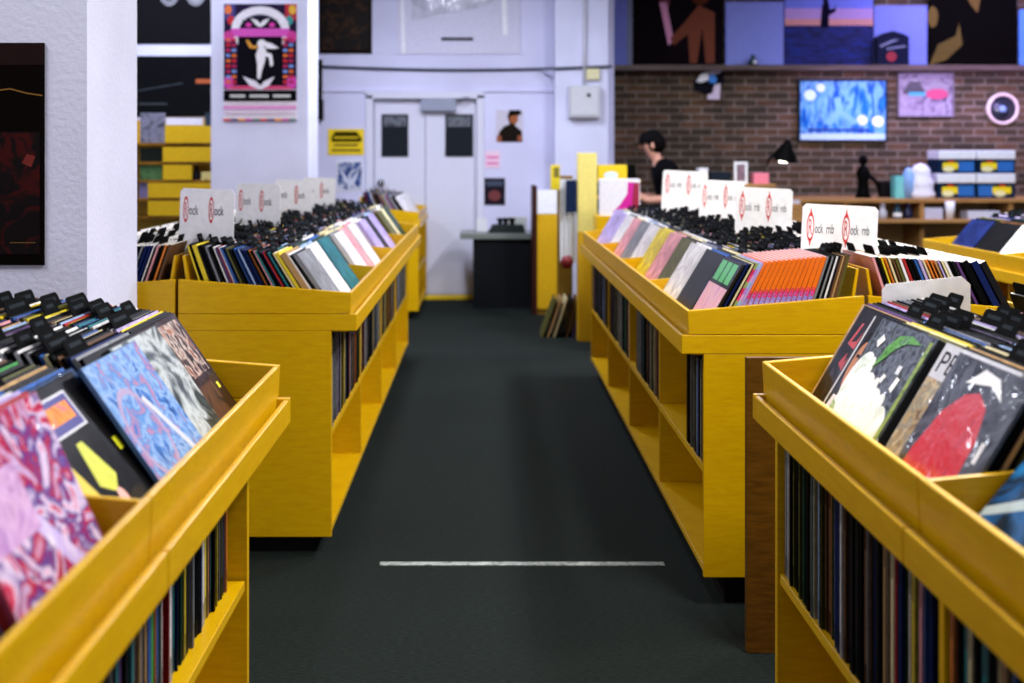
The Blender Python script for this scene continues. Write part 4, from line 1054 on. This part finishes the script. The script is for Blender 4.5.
# hanging goods left of post
D = 8.95
for k, (x0, x1, y0, y1, c, lb) in enumerate([(560, 576, 179, 262, (206, 210, 214), 'long white item hanging left of the cream post'), (566, 577, 180, 212, (30, 44, 74), 'dark blue item hanging left of the cream post')]):
    mb = MB(); n = 6; X0, X1 = PX(x0, D-.05*k), PX(x1, D-.05*k)
    poly = [(X0+(X1-X0)*q/n, .01*(q % 2)) for q in range(n+1)]+[(X0+(X1-X0)*q/n, .01*(q % 2)+.012) for q in range(n, -1, -1)]
    mb.prism(poly, PZ(y1, D), PZ(y0, D), 'z', pmat(c, .6)); o = mb.build('hanging_bag', None, (0, D-.05*k, 0)); tag(o, lb, 'bag')
mb = MB(); mb.lathe([(0, -.05), (.03, -.042), (.05, 0), (.03, .042), (0, .05)], pmat((110, 20, 24), .5), 16)
tag(mb.build('ball', None, (PX(567, 8.85), 8.85, PZ(262, 8.85))), 'small dark red ball hanging by the cream post', 'ball')
mb = MB(); mb.box(PX(562, 9.05), PX(577, 9.05), 9.5, 9.7, 0, PZ(176, 9.5), pmat((130, 96, 20), .4)); tag(mb.build('side_board', bevel=.003), 'dull yellow board behind the hanging white item', 'board')

# ------------------------------------------------------------------ counter along the brick wall
D = 11.55
CW = wood('counter_wood', (186, 140, 84), (150, 106, 60), (3, 20, 20), .4)
t = thing('back_counter', 'wooden back counter with shelf along the brick wall', 'counter', (PX(758, D), D, 0)); Xc = PX(758, D)
xr = 6.3-Xc
mb = MB(); mb.box(0, xr, 0, .9, PZ(199, D)-.035, PZ(199, D), CW); mb.build('counter_top', t, bevel=.004)
mb = MB(); mb.box(0, xr, .5, .52, .05, PZ(199, D)-.036, pmat((206, 176, 120), .5)); mb.build('back_panel', t)
mb = MB(); mb.box(.0, 2.3, -.15, .49, PZ(219, D)-.03, PZ(219, D), CW); mb.build('lower_shelf', t, bevel=.004)
for xx in (760, 845, 921, 1010):
    mb = MB(); mb.box(PX(xx, D)-Xc, PX(xx, D)-Xc+.04, .02, .49, 0, PZ(199, D)-.037, CW); mb.build('upright', t, bevel=.002)
ZC = PZ(199, D)+.001; ZL = PZ(219, D)+.001
for k, (x, c, cc) in enumerate([(886, (190, 190, 206), 'clear grey'), (901, (30, 60, 80), 'dark blue with white label'), (912, (20, 26, 60), 'deep blue')]):
    mb = MB(); mb.lathe([(.035, 0), (.042, .02), (.042, .07), (.02, .10), (.018, .12), (.03, .125), (.03, .15), (0, .152)], pmat(c, .25), 16)
    if k == 1: mb.lathe([(.043, .02), (.043, .06)], WHITE, 16, cap=False)
    tag(mb.build('jar', None, (PX(x, D-.05), D+.05, ZL)), '%s jar on the lower shelf of the back counter' % cc, 'jar', 'jars on the back counter shelf')
mb = MB(); mb.lathe([(.035, 0), (.045, .17), (0, .172)], WHITE, 18)
tag(mb.build('cup', None, (PX(952, D-.1), D-.05, ZL)), 'tall white cup at the end of the lower shelf', 'cup')
smallbox('paper_stack', 925, 943, 208, 219, D, .2, (196, 196, 220), 'stack of pale paper on the lower shelf', 'papers', z0=ZL)
smallbox('paper_stack', 968, 1000, 211, 219, D, .2, (210, 214, 236), 'white papers piled in front of the striped boxes', 'papers', z0=ZL)
smallbox('box', 790, 800, 200, 219, D, .1, (80, 110, 190), 'blue and red box on the lower shelf below the lamp', 'box', [('rect', 0, .0, 1, .35, (206, 50, 40)), ('rect', 0, .8, 1, 1, (214, 214, 230))], z0=ZL)
# black figure silhouette: speaker / angle
t = thing('figurine', 'tall black figurine on the back counter left of the teal box', 'figurine', (PX(873, D), D+.3, ZC))
mb = MB(); mb.lathe([(.08, 0), (.06, .05), (.05, .16), (.07, .24), (.045, .30), (.02, .32), (.045, .35), (.04, .40), (0, .42)], BLACK, 16); mb.build('body', t)
mb = MB(); mb.tube([(.05, 0, .22), (.12, -.02, .16), (.15, -.04, .05)], [.025, .02, .015], BLACK); mb.build('arm', t)
mb = MB(); mb.box(-.09, .09, -.05, .05, 0, .16, DARK); tag(mb.build('speaker', None, (PX(890, D+.4), D+.45, ZC), bevel=.01), 'small dark speaker behind the black figurine', 'speaker')
smallbox('box', 895, 913, 176, 199, D+.2, .12, (110, 206, 206), 'teal box on the back counter', 'box', [('rect', .1, .1, .9, .9, (130, 214, 214))], z0=ZC)
t = thing('wrapped_bag', 'white crinkled bag standing on the back counter beside striped boxes', 'bag', (PX(930, D), D+.25, ZC))
mb = MB(); 
prof = []
for k in range(9):
    z = .04*k; prof.append((.13-.002*k*k*.5+.012*math.sin(k*2.1), z))
prof.append((0, .34)); mb.lathe([(0, 0)]+prof, pmat((236, 236, 250), .35, .2, .1, .8, 14), 22, cap=False); mb.build('bag_body', t)
mb = MB(); mb.lathe([(0, 0), (.05, .0), (.06, .15), (.05, .24), (.02, .29), (0, .3)], pmat((140, 180, 236), .35, .2, .1, .8, 14), 14, mtx=Matrix.Translation((-.13, -.03, 0)), cap=False); mb.build('bag_fold', t)
def stripedbox(x0, x1, ybase, ytop, zb, flip, label):
    X0, X1 = PX(x0, D), PX(x1, D); W = X1-X0; Hh = (ybase-ytop)*D/F
    t = thing('box', label, 'box', ((X0+X1)/2, D+.2, zb), 0, 'striped white and blue boxes')
    mb = MB(); mb.box(-W/2, W/2, 0, .3, 0, Hh*.62, pmat((20, 40, 66), .4))
    u0, u1 = (.10, .52) if not flip else (.4, .9)
    items = [('rect', (.54 if not flip else .02), .14, (.96 if not flip else .40), .84, (46, 110, 190)), ('ell', (u0+u1)/2, .9, .14, .28, (30, 24, 24)), ('ell', (u0+u1)/2+.02, .80, .09, .12, (206, 60, 40)),
             ('rect', u0, .3, u1, .74, (246, 226, 30)), ('ell', (u0+u1)/2-.05, .30, .16, .2, (240, 236, 180))]
    art(mb, items, lambda u, v, h: ((u-.5)*W, -h, v*Hh*.62)); mb.build('body', t)
    mb = MB(); mb.box(-W/2-.004, W/2+.004, -.006, .304, Hh*.62, Hh, pmat((236, 240, 246), .4)); mb.build('lid', t, bevel=.006)
    return Hh
h = stripedbox(946, 984, 199, 174, ZC, False, 'blue box with white lid and yellow emblem, lower left of four')
stripedbox(986, 1024, 199, 174, ZC, True, 'blue box with white lid and yellow emblem, lower right of four')
stripedbox(947, 984, 199, 175.5, ZC+h+.001, False, 'blue box with white lid and yellow emblem, upper left of four')
stripedbox(986, 1024, 199, 175.5, ZC+h+.001, False, 'blue box with white lid and yellow emblem, upper right of four')
mb = MB(); mb.box(-.05, .05, -.05, .05, 0, .36, DARK); tag(mb.build('speaker', None, (PX(938, D+.5), D+.62, ZC), bevel=.01), 'dark upright speaker behind the white bag', 'speaker')

# service counter with goods
D = 9.9
t = thing('service_counter', 'service counter with wooden top and blue front behind the header signs', 'counter', (PX(737, D), D, 0)); W = (PX(776, D)-PX(698, D))/2
zt = PZ(184, D)
mb = MB(); mb.box(-W, W, 0, .3, zt-.03, zt, CW); mb.build('counter_top', t, bevel=.003)
mb = MB(); mb.box(-W+.01, W-.01, .01, .03, 0, zt-.031, pmat((28, 56, 96), .4)); mb.build('front_panel', t)
for a in (-W+.02, W-.05):
    mb = MB(); mb.box(a, a+.03, .035, .28, 0, zt-.031, CW); mb.build('side_panel', t)
for q, (x0, x1, y0, c, lb) in enumerate([(692+7, 708, 168, (232, 232, 240), 'white box on the service counter'), (754, 769, 173, (240, 130, 150), 'pink box on the service counter'),
                          (711, 731, 172, (30, 38, 48), 'dark box on the service counter')]):
    smallbox('box', x0, x1, y0, 184, D+.05, .12, c, lb, 'box', z0=zt+.001)
t = thing('photo_frame', 'small pale picture frame on the service counter', 'picture frame', (PX(742.5, D), D+.06, zt+.001))
mb = MB(); a = .055; hh = .18
mb.box(-a, a, 0, .015, 0, .02, WHITE); mb.box(-a, a, 0, .015, hh-.02, hh, WHITE); mb.box(-a, -a+.02, 0, .015, .02, hh-.02, WHITE); mb.box(a-.02, a, 0, .015, .02, hh-.02, WHITE); mb.build('frame', t)
mb = MB(); mb.box(-a+.02, a-.02, .004, .012, .02, hh-.02, splash([(60, 50, 60), (150, 120, 130), (90, 90, 120)], 20)); mb.build('picture', t)
# desk lamp
D = 10.3; lx, lz = PX(785, D), PZ(160, D)
t = thing('desk_lamp', 'black desk lamp lit with its shade facing down by the brick wall', 'lamp', (PX(765, D), D, 0))
ox = PX(765, D)
Z0 = .96
mb = MB(); mb.lathe([(0, 0), (.09, 0), (.09, .015), (.02, .03), (.015, .05), (0, .05)], BLACK, 20, mtx=Matrix.Translation((0, 0, Z0))); mb.build('base', t)
mb = MB(); mb.tube([(0, 0, Z0+.04), (-.01, 0, PZ(176, D)), (.03, 0, PZ(160, D)), (lx-ox, 0, PZ(143, D))], .012, BLACK); mb.build('arm', t)
mb = MB(); prof = [(.10, 0), (.085, .05), (.05, .10), (.03, .16), (.012, .18)]
mb.lathe(prof+[(.008, .175), (.026, .155), (.045, .095), (.08, .045), (.095, 0), (.10, 0)], BLACK, 24, mtx=Matrix.Translation((lx-ox, 0, lz)) @ Matrix.Rotation(.22, 4, 'X') @ Matrix.Rotation(.1, 4, 'Y'), cap=False); lsh = mb.build('lamp_shade', t)
mb = MB(); mb.lathe([(0, -.02), (.05, -.012), (.075, .012), (.07, .03), (0, .06)], glow((255, 250, 235), 14), 20, mtx=Matrix.Translation((lx-ox, 0, lz)) @ Matrix.Rotation(.22, 4, 'X')); mb.build('bulb', lsh)
mb = MB(); mb.box(PX(757, 10.3), PX(800, 10.3), 10.22, 10.6, 0, .958, CW); tag(mb.build('lamp_table', bevel=.004), 'wooden table under the lit desk lamp', 'table')

# white blank screens near signs
# ------------------------------------------------------------------ person behind the racks
def skin(name, joints, edges, mat, parent, sub=2, root=0):
    me = bpy.data.meshes.new(name); me.from_pydata([j[0] for j in joints], edges, []); me.materials.append(mat)
    o = bpy.data.objects.new(name, me); COL.objects.link(o); o.parent = parent
    sk = o.modifiers.new('skin', 'SKIN'); sk.use_smooth_shade = True
    for v, j in zip(me.skin_vertices[0].data, joints):
        r = j[1]; v.radius = r if isinstance(r, tuple) else (r, r)
        v.use_root = False
    me.skin_vertices[0].data[root].use_root = True
    ss = o.modifiers.new('sub', 'SUBSURF'); ss.levels = sub; ss.render_levels = sub
    return o
SKINM = pmat((206, 150, 128), .5, 0, .1)
PD = 10.45
px_, = (PX(668, PD),)
t = thing('person', 'person in black cap and black shirt looking down behind the counter', 'person', (px_, PD+.1, 0))
# local: faces -X
J = [((.06, 0, .86), .13), ((.05, 0, 1.02), .12), ((.0, 0, 1.18), .13), ((-.03, 0, 1.27), .10), ((-.08, 0, 1.335), .055), ((-.115, 0, 1.40), .058),
     ((-.135, 0, 1.455), (.082, .088)), ((-.145, 0, 1.51), (.078, .082)),
     ((-.02, -.17, 1.25), .055), ((-.0, -.21, 1.0), .045), ((-.19, -.13, .98), .036), ((-.235, -.11, 1.02), .028),
     ((-.02, .17, 1.25), .055), ((-.0, .21, 1.0), .045), ((-.2, .13, 1.0), .036), ((-.25, .10, 1.05), .028),
     ((.06, -.10, .80), .085), ((.05, -.11, .45), .06), ((.07, -.11, .09), .042), ((-.08, -.12, .035), .033),
     ((.06, .10, .80), .085), ((.05, .11, .45), .06), ((.07, .11, .09), .042), ((-.08, .12, .035), .033)]
E = [(0, 1), (1, 2), (2, 3), (3, 4), (4, 5), (5, 6), (6, 7), (3, 8), (8, 9), (9, 10), (10, 11), (3, 12), (12, 13), (13, 14), (14, 15),
     (0, 16), (16, 17), (17, 18), (18, 19), (0, 20), (20, 21), (21, 22), (22, 23)]
# fingers
for (bi, by, bz, sg) in ((11, -.11, 1.02, 1), (15, .10, 1.05, -1)):
    base_ = J[bi][0]
    pi = len(J); J.append(((base_[0]-.045, base_[1], base_[2]+.015), (.034, .016))); E.append((bi, pi))
    for q, ln in enumerate((.055, .065, .062, .048)):
        a = len(J); yy = base_[1]+(q-1.5)*.021*sg
        J.append(((base_[0]-.085, yy, base_[2]+.02), .009)); J.append(((base_[0]-.085-ln*.6, yy, base_[2]+.012), .008)); J.append(((base_[0]-.085-ln*.85, yy, base_[2]-.014), .007))
        E += [(pi, a), (a, a+1), (a+1, a+2)]
    a = len(J); J.append(((base_[0]-.03, base_[1]+.04*sg, base_[2]+.02), .01)); J.append(((base_[0]-.065, base_[1]+.055*sg, base_[2]+.02), .009)); E += [(bi, a), (a, a+1)]
skin('body', J, E, SKINM, t, 1)
SH = pmat((14, 14, 17), .8)
J2 = [((.06, 0, .84), .15), ((.05, 0, 1.02), .14), ((.0, 0, 1.18), .15), ((-.03, 0, 1.285), .115), ((-.075, 0, 1.345), .072),
      ((-.02, -.18, 1.25), .075), ((-.0, -.215, 1.05), .065), ((-.02, .18, 1.25), .075), ((-.0, .215, 1.05), .065)]
skin('shirt', J2, [(0, 1), (1, 2), (2, 3), (3, 4), (3, 5), (5, 6), (3, 7), (7, 8)], SH, t, 2)
J3 = [((.06, 0, .86), .14), ((.06, -.10, .78), .10), ((.05, -.11, .45), .078), ((.07, -.11, .10), .062), ((.06, .10, .78), .10), ((.05, .11, .45), .078), ((.07, .11, .10), .062)]
skin('trousers', J3, [(0, 1), (1, 2), (2, 3), (0, 4), (4, 5), (5, 6)], pmat((30, 34, 50), .8), t, 2)
def blob(nm, c, r, m, mtx=Matrix.Identity(4)):
    mb = MB(); prof = [(0, -1)]+[(math.cos(a), math.sin(a)) for a in [math.radians(x) for x in range(-75, 90, 15)]]+[(0, 1)]
    mb.lathe(prof, m, 18, mtx=Matrix.Translation(c) @ mtx @ Matrix.Diagonal((r[0], r[1], r[2], 1)), cap=False); return mb.build(nm, t)
blob('hair', (-.095, 0, 1.475), (.095, .098, .095), pmat((18, 14, 14), .7), Matrix.Rotation(-.4, 4, 'Y'))
mb = MB(); R_ = Matrix.Translation((-.135, 0, 1.505)) @ Matrix.Rotation(-.15, 4, 'Y')
mb.lathe([(.099, -.015), (.102, .02), (.085, .06), (.05, .08), (0, .085)], pmat((16, 16, 18), .7), 20, mtx=R_, cap=False)
cap_ = mb.build('cap', t); mb = MB(); mb.prism([(-.07, -.075), (-.13, -.06), (-.165, -.02), (-.165, .02), (-.13, .06), (-.07, .075)], -.018, -.008, 'z', pmat((16, 16, 18), .7), mtx=R_); mb.build('brim', cap_)
blob('nose', (-.228, 0, 1.452), (.018, .013, .02), SKINM)
for sg in (-1, 1):
    blob('ear', (-.13, sg*.088, 1.455), (.018, .008, .028), SKINM)
    blob('eye', (-.212, sg*.033, 1.47), (.008, .012, .007), pmat((30, 24, 22), .3))
blob('mouth', (-.212, 0, 1.415), (.009, .022, .006), pmat((150, 70, 66), .5))
blob('shoe', (-.02, -.12, .035), (.13, .05, .034), BLACK); blob('shoe', (-.02, .12, .035), (.13, .05, .034), BLACK)
